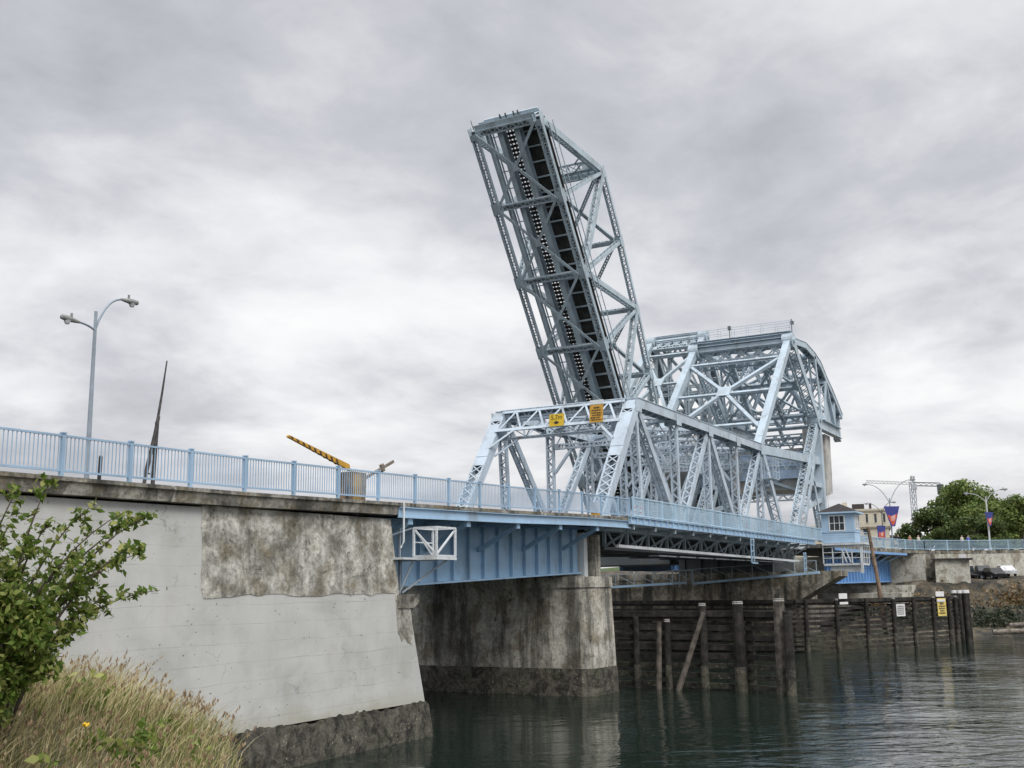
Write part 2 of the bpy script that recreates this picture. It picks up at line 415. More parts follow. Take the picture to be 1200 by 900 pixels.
# ------------------------------------------------------------------ near abutment (long painted concrete wall)
ab = thing('abutment_wall', 'long white painted concrete abutment wall under the left approach, with a bare stained patch', 'wall', (28, 27, 0))
YW = 26.7
def xz_prism(poly, y0, y1): return MB().prism([(x, y0, z) for x, z in poly], (0, y1-y0, 0))
# body: front face has a slight batter; built as prism then front verts shifted
def wall_part(poly, name, mat, yfront, yback, parent, batter=0.045):
    mbx = MB(); n = len(poly)
    fr = [(x, yfront+batter*(z-4.5), z) for x, z in poly]; bk = [(x, yback, z) for x, z in poly]
    mbx.add(fr+bk, [tuple(range(n)), tuple(range(2*n-1, n-1, -1))]+[(i, n+i, n+(i+1)%n, (i+1)%n) for i in range(n)])
    return mbx.build(name, mat, parent)
def xend(z): return 40.8-.235*z
wall_part([(4, 1.46), (40.45, 1.46), (39.55, 5.35), (38.75, 5.35), (38.72, 6.0), (38.25, 9.05), (4, 8.7)], 'wall_body', 'wallwhite', YW, 40, ab)
jag = [(float(x), 1.44+random.uniform(-.07, .09)+.05*math.sin(x*1.3)) for x in np.arange(40.5, 4, -.22)]
wall_part([(4, -3), (41.6, -3), (40.68, 1.30)]+jag+[(4, 1.46)], 'barnacle_base', 'tide', YW-.05, 40.2, ab, 0.045)
# rough edge between paint and raw patch
pts = [(27.35, 9.0)]
for i in range(13): pts.append((27.35+random.uniform(-.04, .04), 8.9-i*.22))
bx = np.linspace(27.45, 38.5, 26)
for x in bx: pts.append((float(x), 6.0+random.uniform(-.08, .06)-.004*(x-27)))
pts += [(38.62, 4.35), (38.75, 4.25), (38.85, 4.0), (39.1, 4.15), (39.3, 3.95), (39.62, 3.85), (39.72, 4.2), (39.60, 5.3), (38.80, 5.33), (38.78, 6.02), (38.31, 9.06)]
wall_part(pts, 'bare_patch', 'rawpatch', YW-.022, 32, ab)
mb = MB(); mb.prism([(38.6, YW-.04, 5.36), (39.75, YW-.04, 5.36), (40.1, YW-.1, 5.60), (40.1, YW-.1, 5.93), (38.6, YW-.1, 5.93)], (0, 12, 0))
mb.build('bearing_corbel', 'cornice', ab)
mb = MB(); cp = [(4, 9.0)]
xs_ = np.linspace(4, 38.45, 70)
prof = []
for x in xs_:
    zt = zdk(x)-.06; jit = random.uniform(-.02, .02)
    prof.append([(x, YW+.3, zt-.52), (x, YW-.08+jit, zt-.50), (x, YW-.14+jit, zt-.16), (x, YW-.22, zt-.12), (x, YW-.22, zt), (x, YW+.6, zt)])
vs = [p for r in prof for p in r]; fs = []
for i in range(len(prof)-1):
    for k in range(5): fs.append((i*6+k, i*6+k+1, (i+1)*6+k+1, (i+1)*6+k))
fs.append((0,5,4,3,2,1)); e = (len(prof)-1)*6; fs.append((e,e+1,e+2,e+3,e+4,e+5))
mb.add(vs, fs).build('cornice', 'cornice', ab)

# approach roadway on top
def strip(path, y0, y1, dz, th, name, mat, parent=None):
    mb = MB(); vs = []; fs = []
    for x in path:
        z = zdk(x)+dz; vs += [(x,y0,z),(x,y1,z),(x,y1,z-th),(x,y0,z-th)]
    for i in range(len(path)-1):
        for k in range(4): fs.append((i*4+k, i*4+(k+1)%4, (i+1)*4+(k+1)%4, (i+1)*4+k))
    n = (len(path)-1)*4; fs += [(3,2,1,0), (n,n+1,n+2,n+3)]
    mb.add(vs, fs); return mb.build(name, mat, parent)
ap = list(np.linspace(4, 38.4, 20)); struct(strip(ap, YW+.62, 28.8, -.055, .4, 'near_pavement', 'walk')); struct(strip(ap, 28.82, 40.0, -.20, .4, 'approach_road', 'asphalt'))

# steel approach span from abutment to river pier
sp = thing('plate_girder_span', 'blue steel plate girder approach span between the white abutment and the river pier', 'bridge span', (50, 30, 7))
ap2 = list(np.linspace(38.5, 63.5, 14))
strip(ap2, 26.5, 28.8, -.055, .16, 'footway_slab', 'cornice', sp); strip(ap2, 28.82, 39.9, -.2, .3, 'roadway_slab', 'asphalt', sp)
mb = MB()
for a, b in zip(ap2, ap2[1:]):
    for yy, zo in ((26.62, 0),):
        mb.bar((a, yy, zdk(a)-.46), (b, yy, zdk(b)-.46), .05, .44); mb.bar((a, yy-.05, zdk(a)-.25), (b, yy-.05, zdk(b)-.25), .16, .04); mb.bar((a, yy-.05, zdk(a)-.67), (b, yy-.05, zdk(b)-.67), .18, .045)
mb.build('fascia_beam', 'fascia', sp)
for yy in (29.0, 34.3, 39.5):
    mb = MB(); xa, xb = 38.6, 61.0
    mb.prism([(xa, yy-.02, 6.25), (xb, yy-.02, 7.05), (xb, yy-.02, zdk(xb)-.56), (xa, yy-.02, zdk(xa)-.56)], (0, .04, 0))
    mb.bar((xa, yy, 6.2), (xb, yy, 7.0), .5, .09); mb.bar((xa, yy, zdk(xa)-.6), (xb, yy, zdk(xb)-.6), .5, .08)
    mb.bar((xa, yy-.04, zdk(xa)-1.25), (xb, yy-.04, zdk(xb)-1.25), .05, .09)
    x = xa+.4
    while x < xb:
        zb = lerp(6.27, 7.07, (x-xa)/(xb-xa)); mb.box(x-.05, x+.05, yy-.20, yy-.025, zb, zdk(x)-.66); x += 1.5
    mb.build('plate_girder', 'girder', sp)
for i in range(5):
    x = 39.4+4.85*i
    mb = MB(); z = zdk(x)
    mb.bar((x, 26.7, z-.78), (x, 28.9, z-.74), .28, .12); mb.bar((x, 26.75, z-.86), (x, 28.92, z-1.95), .24, .20); mb.box(x-.17, x+.17, 26.60, 26.8, z-.95, z-.70)
    mb.build('sidewalk_bracket', 'girder', sp)
mb = MB()
for i in range(9): x = 39.8+2.6*i; mb.girder_i((x, 29.1, zdk(x)-1.05), (x, 39.4, zdk(x)-1.05), .25, .7)
mb.build('floor_beams', 'dark_steel', sp)
mb = MB(); mb.box(61.1, 61.6, 28.6, 29.3, 6.77, 9.4); mb.build('bearing_column', 'white_steel', sp); mb = MB(); mb.box(61.15, 61.55, 39, 40, 6.77, 9.4); mb.build('bearing_column', 'white_steel', sp)

# --------- railings
def bar_railing(name, label, xs_posts, y, group=None):
    t = thing(name, label, 'railing', (xs_posts[0], y, zdk(xs_posts[0])))
    for x in (xs_posts if group != 'skip' else xs_posts[1:]):
        m_ = MB(); m_.box(x-.055, x+.055, y-.055, y+.055, zdk(x)-.06, ztop(x)+.06); m_.box(x-.075, x+.075, y-.075, y+.075, ztop(x)+.06, ztop(x)+.10); m_.build('post', 'railing', t)
    m1, m2 = MB(), MB()
    for a, b in zip(xs_posts, xs_posts[1:]):
        m1.bar((a, y, ztop(a)), (b, y, ztop(b)), .075, .06)
        m2.bar((a, y, ztop(a)-1.02), (b, y, ztop(b)-1.02), .06, .06)
    m1.build('top_rail', 'railing', t); m2.build('bottom_rail', 'railing', t)
    for a, b in zip(xs_posts, xs_posts[1:]):
        m_ = MB(); n = int((b-a)/.135)
        for k in range(1, n):
            x = lerp(a, b, k/n); m_.bar((x, y, ztop(x)-1.0), (x, y, ztop(x)-.02), .022, .022, (1,0,0))
        m_.build('balusters', 'railing', t)
    return t
bar_railing('bar_railing', 'blue vertical bar railing along the top of the white abutment wall', [13.9, 16.4, 18.93]+[21.44+2.5*i+.0168*i*i for i in range(7)], 26.62)
bar_railing('bar_railing', 'blue vertical bar railing above the plate girder span', [21.44+2.5*i+.0168*i*i for i in range(6, 14)]+[59.4, 61.9, 63.7], 26.62, 'skip')

# ------------------------------------------------------------------ bascule leaves
def lacing_face(mb, p0, p1, q0, q1, n, w, up):   # zigzag between two lines
    for i in range(n):
        a = lerp(V(p0), V(p1), i/n); b = lerp(V(q0), V(q1), (i+.5)/n); c = lerp(V(p0), V(p1), (i+1)/n)
        mb.bar(a, b, w, .03, up); mb.bar(b, c, w, .026, up)
def leaf(root, L, U, W, mat, rail):
    """members in the leaf's own frame: x = 0 at heel, negative to the tip; y = 0 near truss; z up"""
    P = lambda t, y: V((t[0], y, t[1]))
    mt = ROOTINV[root.name]['mat']
    def B(mb, name, mat_): mb.v = [tuple(mt @ V(x)) for x in mb.v]; return mb.build(name, mat_, root)
    j = lambda: random.uniform(-.012, .012)
    cw = .62 if rail else .92
    for y in (0.0, W):
        mb = MB()
        for a, b in zip(L, L[1:]): mb.laced(P(a, y), P(b, y), cw, (.46 if rail else .62)+j(), lat='single', cover=None if rail else 1, step=.75 if rail else .62, bw=.075 if rail else .09, web=.05)
        B(mb, 'bottom_chord', mat)
        mb = MB()
        for a, b in zip(U, U[1:]):
            mb.laced(P(a, y), P(b, y), cw+j(), (.40 if rail else .62)+j(), lat='single', cover=None if rail else 1, step=.7, bw=.085 if rail else .10)
            if not rail: mb.bar(P(a, y), P(b, y), cw+.15, .05, (0,0,1), (0,.37))
        mb.laced(P(U[-1], y), P(L[-1], y), cw-.03, .66+j(), lat='single', step=.8)
        B(mb, 'top_chord', mat)
        mb = MB(); a, b = P(L[0], y), P(U[0], y); c = lerp(a, b, .60)
        mb.laced(a, c, cw+.02, .68+j(), lat='double', step=.8); mb.laced(c, b, cw+.02, .67+j(), lat='double', step=.8)
        ax = (b-a).normalized(); t = V((-ax.z, 0, ax.x))
        if not rail: mb.bar(c+t*.37, lerp(a, b, .89)+t*.37, .03+cw, .03, t)
        B(mb, 'end_post', mat)
        for i in range(1, 6):
            mb = MB(); mb.laced(P(L[i], y), P(U[i-1], y), .60+j(), .36+j(), step=.85, bw=.09); B(mb, 'hanger', mat)
        for a, b in ((U[0], L[2]), (L[2], U[2]), (U[2], L[4]), (L[4], U[4])):
            mb = MB(); mb.laced(P(a, y), P(b, y), .64+j(), .52+j(), step=.85, bw=.10); B(mb, 'diagonal', mat)
        gx, gl, gh = (.55, .36, .45)
        for t_ in L:
            for s_ in (-1, 1): mb = MB(); mb.box(t_[0]-.62, t_[0]+.62, y+s_*(cw/2+.035)-.012, y+s_*(cw/2+.035)+.012, t_[1]-.34, t_[1]+.5); B(mb, 'gusset_plate', mat)
        for t_ in U:
            for s_ in (-1, 1): mb = MB(); mb.prism([(t_[0]-.62, y+s_*(cw/2+.047)-.012, t_[1]+.2), (t_[0]+.62, y+s_*(cw/2+.047)-.012, t_[1]+.2), (t_[0]+.5, y+s_*(cw/2+.047)-.012, t_[1]-.62), (t_[0]-.5, y+s_*(cw/2+.047)-.012, t_[1]-.62)], (0, .024, 0)); B(mb, 'gusset_plate', mat)
    # floor beams and bottom laterals
    fbz = -.15 if rail else -.55
    for i, t_ in enumerate(L):
        mb = MB()
        if rail:
            mb.laced((t_[0], .4, t_[1]-.05), (t_[0], W-.4, t_[1]-.05), .55+.003*i, .45, side=(1,0,0), cover=-1, faces=(-1,1), step=.8)
        else:
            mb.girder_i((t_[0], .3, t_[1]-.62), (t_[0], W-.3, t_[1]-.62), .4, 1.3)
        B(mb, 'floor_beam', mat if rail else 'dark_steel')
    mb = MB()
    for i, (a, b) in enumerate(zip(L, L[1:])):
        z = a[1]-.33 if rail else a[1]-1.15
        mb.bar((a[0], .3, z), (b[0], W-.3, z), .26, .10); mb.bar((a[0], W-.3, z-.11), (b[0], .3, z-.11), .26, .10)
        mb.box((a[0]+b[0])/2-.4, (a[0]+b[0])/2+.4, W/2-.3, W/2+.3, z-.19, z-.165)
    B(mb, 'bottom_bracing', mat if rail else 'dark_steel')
    x0, x1 = L[0][0], L[-1][0]
    if rail:
        for yy in (2.55, 4.30):
            mb = MB(); mb.girder_i((x0-.2, yy, .62), (x1, yy, .62), .54, .95); B(mb, 'track_stringer', mat)
        mb = MB(); mb.girder_i((x0-.2, 5.75, .62), (x1, 5.75, .62), .26, .8); mb.girder_i((x0-.2, 5.25, .62), (x1, 5.25, .62), .07, .2)
        B(mb, 'edge_stringer', mat)
        mb = MB(); n = int((x1-x0)/.42)
        for k in range(n):
            x = x0+.3+k*.42; mb.box(x, x+.24, 2.2, 4.75, 1.12, 1.36)
        B(mb, 'railway_ties', 'tie')
        mb = MB()
        for yy in (2.85, 3.2, 3.65, 4.02): mb.box(x0-.4, x1, yy-.06, yy+.06, 1.364, 1.53)
        B(mb, 'rails', 'dark_steel')
        mb = MB()
        for k in range(int((x1-x0)/1.7)): x = x0+.8+k*1.7; mb.box(x, x+.09, 4.55, 5.7, .95, 1.05)
        B(mb, 'walkway_rungs', mat)
        mb = MB(); mb.box(x0, x1, -.1, 2.32, 1.15, 1.30); B(mb, 'plank_walkway', 'plank')
        for k in range(int((x1-x0)/1.5)):
            x = x0+.9+k*1.5; mb = MB(); mb.box(x, x+.10, .3, 2.32, .86, 1.148); B(mb, 'walkway_joist', mat)
        mb = MB()
        for yy in (-.75,):
            for zz in (.35, 1.3): mb.bar((x0+.5, yy, zz), (x1-2, yy, zz), .07, .07)
            mb.bar((x0+.5, -.5, .8), (x1-2, -.5, .8), .05, .12)
            for k in range(18): x = x0+.6+k*2.5; mb.bar((x, yy, .3), (x, yy, 1.32), .04, .04, (1,0,0)); mb.bar((x, -.3, .8), (x, yy, .8), .04, .04)
        B(mb, 'side_handrail', mat)
        mb = MB(); mb.girder_i((x0-.55, .2, .55), (x0-.55, W-.2, .55), .5, 1.25)
        mb.box(x0-.95, x0-.62, .3, W-.9, 1.05, 1.45); B(mb, 'end_floor_beam', mat)
        mb = MB()
        for yy in (2.3, 2.75, 3.6, 4.2): mb.bar((x0-1.15, yy, 1.0), (x0-.7, yy, 1.0), .12, .14)
        mb.bar((x0-1.3, W+.1, .4), (x0-.4, W+.1, .4), .05, .05); B(mb, 'lock_bars', 'dark_steel')
    else:
        mb = MB()
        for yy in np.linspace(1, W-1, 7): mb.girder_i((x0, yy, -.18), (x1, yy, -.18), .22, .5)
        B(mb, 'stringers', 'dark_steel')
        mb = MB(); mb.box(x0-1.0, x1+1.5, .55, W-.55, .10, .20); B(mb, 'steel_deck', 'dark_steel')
        mb = MB(); mb.box(x0-.6, x1+1.2, -2.5, -.62, .42, .52); B(mb, 'footway', 'walk')
        mb = MB()
        for k in range(4, 12): mb.box(x0+k*4.0-8.8, x0+k*4.0-5.4, -1.4, -.62, -1.80, -1.74)
        B(mb, 'soffit_panels', 'grey_panel')
        mb = MB(); mb.bar((x0-.3, -1.6, -1.32), (x1-1, -1.6, -1.62), .2, .18); B(mb, 'service_pipe', 'white_steel')
        mb = MB(); mb.bar((x0-.6, -2.48, .25), (x1+2.2, -2.48, .25), .06, .36); mb.bar((x0-.6, -2.52, .02), (x1+2.2, -2.52, .02), .2, .05); mb.bar((x0-.6, -2.52, .45), (x1+2.2, -2.52, .45), .2, .05)
        k = 0
        while x0-.4+k*1.05 < x1+2: mb.box(x0-.4+k*1.05-.04, x0-.4+k*1.05+.04, -2.60, -2.515, .05, .425); k += 1
        B(mb, 'fascia_beam', 'fascia')
        for i in range(13):
            x = x0+.3+i*3.66; mb = MB()
            mb.bar((x, -2.45, -.12), (x, -.4, -.12), .14, .14); mb.bar((x, -2.4, -.2), (x, -.35, -1.35), .13, .13); mb.box(x-.09, x+.09, -2.5, -2.3, -.32, .0)
            mb.bar((x+.1, -.45, -.1), (x+1.83, -.45, -1.4), .10, .10); mb.bar((x+1.83, -.45, -1.4), (x+3.5, -.45, -.1), .10, .09); mb.bar((x, -.42, -1.4), (x, -.42, 0), .22, .16, (1,0,0))
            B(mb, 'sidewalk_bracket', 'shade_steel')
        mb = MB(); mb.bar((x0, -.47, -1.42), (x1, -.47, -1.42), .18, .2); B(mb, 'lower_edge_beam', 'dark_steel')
    # top laterals, struts, sway frames
    for i in range(5):
        mb = MB(); z = U[i][1]; dz = 0 if rail else -.95
        mb.laced((U[i][0], .45, z), (U[i][0], W-.45, z), .5+.004*i, .45, side=(0,0,1), step=.9)
        if not rail and i > 0:
            mb.laced((U[i][0], .45, z-1.5), (U[i][0], W-.45, z-1.5), .4+.004*i, .3, side=(0,0,1), step=.9)
            lacing_face(mb, (U[i][0], .5, z-1.45), (U[i][0], W-.5, z-1.45), (U[i][0], .5, z-.2), (U[i][0], W-.5, z-.2), 6, .10, (1,0,0))
            for ya, yb in ((.4, 2.0), (W-.4, W-2.0)): mb.bar((U[i][0], ya, z-3.6), (U[i][0], yb, z-1.6), .2, .2, (1,0,0))
        B(mb, 'top_strut', mat)
    mb = MB()
    for i in range(4):
        a, b = U[i], U[i+1]
        mb.laced((a[0], .45, a[1]), (b[0], W-.45, b[1]), .34, .26, side=(1,0,0), step=1); mb.laced((a[0], W-.45, a[1]+.02), (b[0], .45, b[1]+.02), .34, .24, side=(1,0,0), step=1)
    B(mb, 'top_bracing', mat)
    # portal in the plane of the end posts
    a, b = P(L[0], 0), P(U[0], 0); ax = (b-a).normalized(); t = V((-ax.z, 0, ax.x)); Ln = (b-a).length
    dep = 2.0 if not rail else 2.2
    for k in (1, -1):
        mb = MB(); o = t*(k*.46)
        top = b-ax*.12+o; bot = b-ax*dep+o
        yv = lambda p, y: V((p.x, y, p.z))
        mb.bar(yv(top, .35), yv(top, W-.35), .28, .05, t); mb.bar(yv(bot, .35), yv(bot, W-.35), .26, .05, t)
        if k == 1: mb.bar(yv(top+ax*.15-t*.3, .2), yv(top+ax*.15-t*.3, W-.2), .75, .06, ax)
        lacing_face(mb, yv(bot, .6), yv(bot, W-.6), yv(top, .6), yv(top, W-.6), 5, .15, t)
        kn = b-ax*(dep+1.7)+o
        mb.bar(yv(kn, .42), yv(bot, 2.0), .18, .04, t); mb.bar(yv(kn, W-.42), yv(bot, W-2.0), .18, .04, t)
        B(mb, 'portal_frame', mat)
    mb = MB(); bo = b-ax*dep
    mb.laced(V((bo.x, .4, bo.z)), V((bo.x, W-.4, bo.z)), .86, .10, side=t, faces=(1,), step=.8); B(mb, 'portal_soffit', mat)

HX, HZ = 108.2, 9.95
Lr = [(-44.4+7.4*i, 0) for i in range(7)]
Ur = [(-37.7, 8.8), (-29.7, 8.8), (-22.2, 8.8), (-14.8, 8.8), (-7.3, 8.8)]
road = thing('road_bascule_leaf', 'lowered pale blue truss leaf of the road bridge with portal at its near end', 'bridge span', (HX, YN, HZ))
leaf(road, Lr, Ur, YF-YN, 'truss', False)
AR = 54.9
Ll = [(-46.1, 0), (-38.65, 0), (-30.9, 0), (-23.2, 0), (-15.5, 0), (-7.8, 0), (0, 0)]
Ul = [(-37.75, 11.3), (-30.2, 11.1), (-22.75, 10.4), (-15.5, 9.35), (-8.3, 8.1)]
raill = thing('rail_bascule_leaf', 'raised weathered steel truss leaf of the rail bridge tilted up against the sky', 'bridge span', (110.9, RN, 10.8), rot=(0, R(AR), 0))
leaf(raill, Ll, Ul, RF-RN, 'rail_truss', True)

# mesh railing on the road leaf
def mesh_railing(name, label, path, h=1.25, bay=2.4, fine=.14, parent_mat='mesh'):
    t = thing(name, label, 'railing', path[0])
    P = [V(p) for p in path]; m1, m2 = MB(), MB(); posts = []; panels = []
    for a, b in zip(P, P[1:]):
        L = (b-a).length; n = max(1, round(L/bay))
        for k in range(n):
            p, q = lerp(a, b, k/n), lerp(a, b, (k+1)/n); posts.append(p)
            m1.bar(p+V((0,0,h)), q+V((0,0,h)), .09, .08); m2.bar(p+V((0,0,.08)), q+V((0,0,.08)), .07, .07)
            mm = MB(); c = max(2, int((q-p).length/fine))
            for i in range(1, c): x = lerp(p, q, i/c); mm.bar(x+V((0,0,.1)), x+V((0,0,h-.04)), .02, .028, (q-p).normalized())
            for i in range(1, int(h/fine)): z = V((0,0,i*fine)); mm.bar(p+z, q+z, .018, .026)
            panels.append(mm)
    posts.append(P[-1])
    for p in posts: m_ = MB(); m_.box(p.x-.06, p.x+.06, p.y-.06, p.y+.06, p.z-.1, p.z+h+.08); m_.build('post', parent_mat, t)
    m1.build('top_rail', parent_mat, t); m2.build('bottom_rail', parent_mat, t)
    for mm in panels: mm.build('mesh_panel', parent_mat, t)
    return t
mesh_railing('mesh_railing', 'pale blue wire mesh railing along the lowered road leaf', [(64.0, 26.5, 10.43), (113.4, 26.5, 10.43)], 1.2, 2.5, .125)

# ------------------------------------------------------------------ counterweight frames and towers
def cw_frame(name, label, loc, W, ang, mat):
    root = thing(name, label, 'counterweight', loc, rot=(0, R(ang), 0)); mt = ROOTINV[root.name]['mat']
    def B(mb, nm, m_): mb.v = [tuple(mt @ V(x)) for x in mb.v]; return mb.build(nm, m_, root)
    D = (-9.5, 7.4); P1 = (.6, 7.5); P2 = (5.6, 5.6); E = (13.0, 2.0); E2 = (12.4, -.1); C = (0, 0); K = (7.6, -.2); J = (5.6, 2.0)
    for y in (0, W):
        pt = lambda t: V((t[0], y, t[1]))
        mb = MB()
        cc = (D, (-3.5, 7.95), P1, (3.3, 6.85), P2, (8.6, 4.35), (11.2, 2.95), E)
        for a, b in zip(cc, cc[1:]): mb.laced(pt(a), pt(b), .8, .62, cover=1, step=.8, batten=.3); mb.bar(pt(a), pt(b), .95, .05, (0,0,1), (0,.36))
        B(mb, 'curved_chord', mat)
        mb = MB(); mb.laced(pt(D), pt(C), 1.1, .95, lat='double', step=.8); B(mb, 'main_diagonal', mat)
        mb = MB(); mb.girder_i(pt((-.5, -.15)), pt(E2), .7, 1.25); B(mb, 'lower_chord', mat)
        mb = MB(); mb.laced(pt(P1), pt((2.0, .3)), .8, .5); mb.laced(pt(P2), pt((3.6, .4)), .78, .45); B(mb, 'post', mat)
        mb = MB(); mb.prism([pt((6.2, 5.0)), pt((5.0, .5)), pt((9.2, .5))], (0, .06, 0)); mb.bar(pt(P2), pt((9.2, .5)), .7, .3); mb.bar(pt((9.8, 3.5)), pt((9.3, .5)), .6, .3); B(mb, 'web_plate', mat)
        mb = MB(); mb.prism([pt((E[0]-.3, E[1]+.5)), pt((E[0]+.35, E[1]+.5)), pt((E[0]+.35, -1.0)), pt((E[0]-.3, -.7))], (0, .8 if y == 0 else -.8, 0)); B(mb, 'end_plate', mat)
        for c_, r_, th_ in ((D, .8, 1.1), (C, .95, 1.3)):
            mb = MB(); mb.disc((c_[0], y, c_[1]), r_, th_); pd = B(mb, 'pin_disc', mat); mb = MB(); mb.v = []; mb.disc((c_[0], y, c_[1]), .3, th_+.35); mb.v = [tuple(mt @ V(x)) for x in mb.v]; mb.build('pin_cap', mat, pd)
    # cross frames between the two planes
    def cross(a, b, n, nm, k_=1.0):
        mb = MB(); A0, A1 = V((a[0], .6, a[1])), V((a[0], W-.6, a[1])); B0, B1 = V((b[0], .6, b[1])), V((b[0], W-.6, b[1])); sd = (V(B0)-V(A0)).normalized()
        for p, q in ((A0, A1), (B0, B1)): mb.laced(p, q, .6*k_, .45*k_, side=sd, step=.8)
        for k in range(n):
            p0, p1 = lerp(A0, A1, k/n), lerp(A0, A1, (k+1)/n); q0, q1 = lerp(B0, B1, k/n), lerp(B0, B1, (k+1)/n)
            mb.laced(p0, q1, .34*k_, .2, side=sd, step=1.2, bw=.06); mb.laced(p1+V((.0,0,.02)), q0+V((0,0,.02)), .33*k_, .18, side=sd, step=1.2, bw=.06)
        B(mb, nm, mat)
    cross(D, P1, 1, 'top_bracing'); cross(P1, P2, 1, 'top_bracing'); cross(P2, E, 2, 'top_bracing')
    cross(D, (-9.2, 5.9), 5, 'sway_frame'); cross((-4.6, 3.8), (-.3, .6), 2, 'sway_frame', .62); cross((2.0, 6.6), (3.2, 1.2), 2, 'sway_frame', .62)
    cross((-2.0, 7.2), (-1.0, 1.2), 3, 'sway_frame', .62); cross((.8, 6.9), (6.2, .2), 2, 'sway_frame', .62); cross((-9.0, 7.0), (-4.0, 3.2), 2, 'sway_frame', .62)
    for y in (W*.33, W*.66):
        mb = MB(); mb.laced((D[0], y, D[1]), (C[0], y, C[1]), .4, .4, step=1); mb.laced((P1[0], y, P1[1]), (-4.4, y, 3.7), .36, .36, step=1); mb.laced((P1[0], y, P1[1]), (E2[0], y, E2[1]), .36, .34, step=1); B(mb, 'inner_lattice', mat)
    mb = MB(); mb.girder_i((D[0]-.1, .5, D[1]+.55), (D[0]-.1, W-.5, D[1]+.55), .9, .45); mb.laced((D[0]+1.2, .5, D[1]-1.7), (D[0]+1.2, W-.5, D[1]-1.7), .7, .4, side=(0,0,1), step=.7, batten=.4); lacing_face(mb, (D[0]+.2, .5, D[1]-.6), (D[0]+.2, W-.5, D[1]-.6), (D[0]+.2, .5, D[1]+.3), (D[0]+.2, W-.5, D[1]+.3), 14, .09, (1,0,0)); B(mb, 'top_girder', mat)
    cy0, cy1 = (.55, W-.55)
    mb = MB(); mb.prism([(.9, cy0+.9, -7.6), (8.6, cy0+.9, -7.6), (8.9, cy0+.9, -2.9), (.9, cy0+.9, -2.9)], (0, cy1-cy0-1.8, 0))
    B(mb, 'concrete_block', 'cwconcrete'); mb = MB()
    for xx in (1.0, 5.0): mb.laced((xx, .6, -1.9), (xx, W-.6, -1.9), 1.3, .4, side=(0,0,1), step=.6, batten=.3, bw=.12)
    B(mb, 'hanger_frame', mat)
    for y, s_ in ((cy0, 1), (cy1, -1)):
        mb = MB(); mb.prism([(-.3, y, -7.9), (5.2, y, -8.2), (8.2, y, -7.7), (8.6, y, -.85), (-.1, y, -.85)], (0, s_*.88, 0)); mb.prism([(5.2, y, -8.2), (8.2, y, -7.7), (8.6, y, -.85), (6.0, y, -.85)], (0, -s_*.25, 0)); B(mb, 'concrete_cheek', 'cwconcrete')
    mb = MB(); mb.box(.45, .89, cy0+.9, cy1-.9, -6.3, -3.4)
    for z in (-6.3, -3.4, -4.9): mb.box(.32, .448, cy0+.9, cy1-.9, z-.06, z+.06)
    for k in range(5): y = lerp(cy0+1.2, cy1-1.2, k/4); mb.box(.38, .448, y-.05, y+.05, -6.23, -3.47)
    B(mb, 'steel_box', 'cwbox')
    return root
C_N = (124.3, YN, 24.4)
cw_n = cw_frame('road_counterweight', 'pale steel counterweight frame of the road bridge with concrete block behind the control house', C_N, YF-YN, 0, 'tower')
C_R = (128.0, RN, 24.6)
cw_r = cw_frame('rail_counterweight', 'counterweight frame of the rail bridge swung down behind the road bridge tower', C_R, RF-RN, AR, 'rail_truss')

def links(name, label, a, b, W, y0, mat):
    t = thing(name, label, 'link arm', a)
    for y in (y0, y0+W):
        mb = MB(); p, q = V((a[0], y, a[2])), V((b[0], y, b[2])); mb.laced(p, q, .62, .72, cover=1, step=.8); mb.bar(p, q, .72, .05, (0,0,1), (0,.40)); mb.build('link_beam', mat, t)
    # bracing star between the two beams
    mb = MB(); P = lambda f, s: V((lerp(a[0], b[0], f), y0+W*s, lerp(a[2], b[2], f)))
    c = P(.53, .5); n = (V(b)-V(a)).normalized(); up = V((-n.z, 0, n.x))
    for f, s in ((.82, 0.04), (.18, .04), (.82, .96), (.18, .96)):
        mb.laced(P(f, s), c, .32, .3, side=n, step=1.4, faces=(1,-1))
        mb.bar(P(f, s)+up*.18, c+up*.18, .34, .03, up)
    for f in (.22, .52, .84): mb.bar(P(f, .03), P(f, .97), .28, .24, up)
    mb.bar(c-n*.8+up*.22, c+n*.8+up*.22, 1.4, .05, up); mb.build('link_bracing', mat, t)
    return t
B_N = (HX-7.3, YN, HZ+8.8); D_N = (C_N[0]-9.5, YN, C_N[2]+7.4)
links('road_link_arm', 'pale braced link arm from the road leaf up to the top of its counterweight frame', B_N, D_N, YF-YN, YN, 'tower')
mt = ROOTINV[raill.name]['mat']; B_R = mt @ V((Ul[-1][0], 0, Ul[-1][1])); D_R = ROOTINV[cw_r.name]['mat'] @ V((-9.5, 0, 7.4))
links('rail_link_arm', 'grey link arm of the rail bridge between raised leaf and tower top', tuple(B_R), tuple(D_R), RF-RN, RN, 'rail_truss')

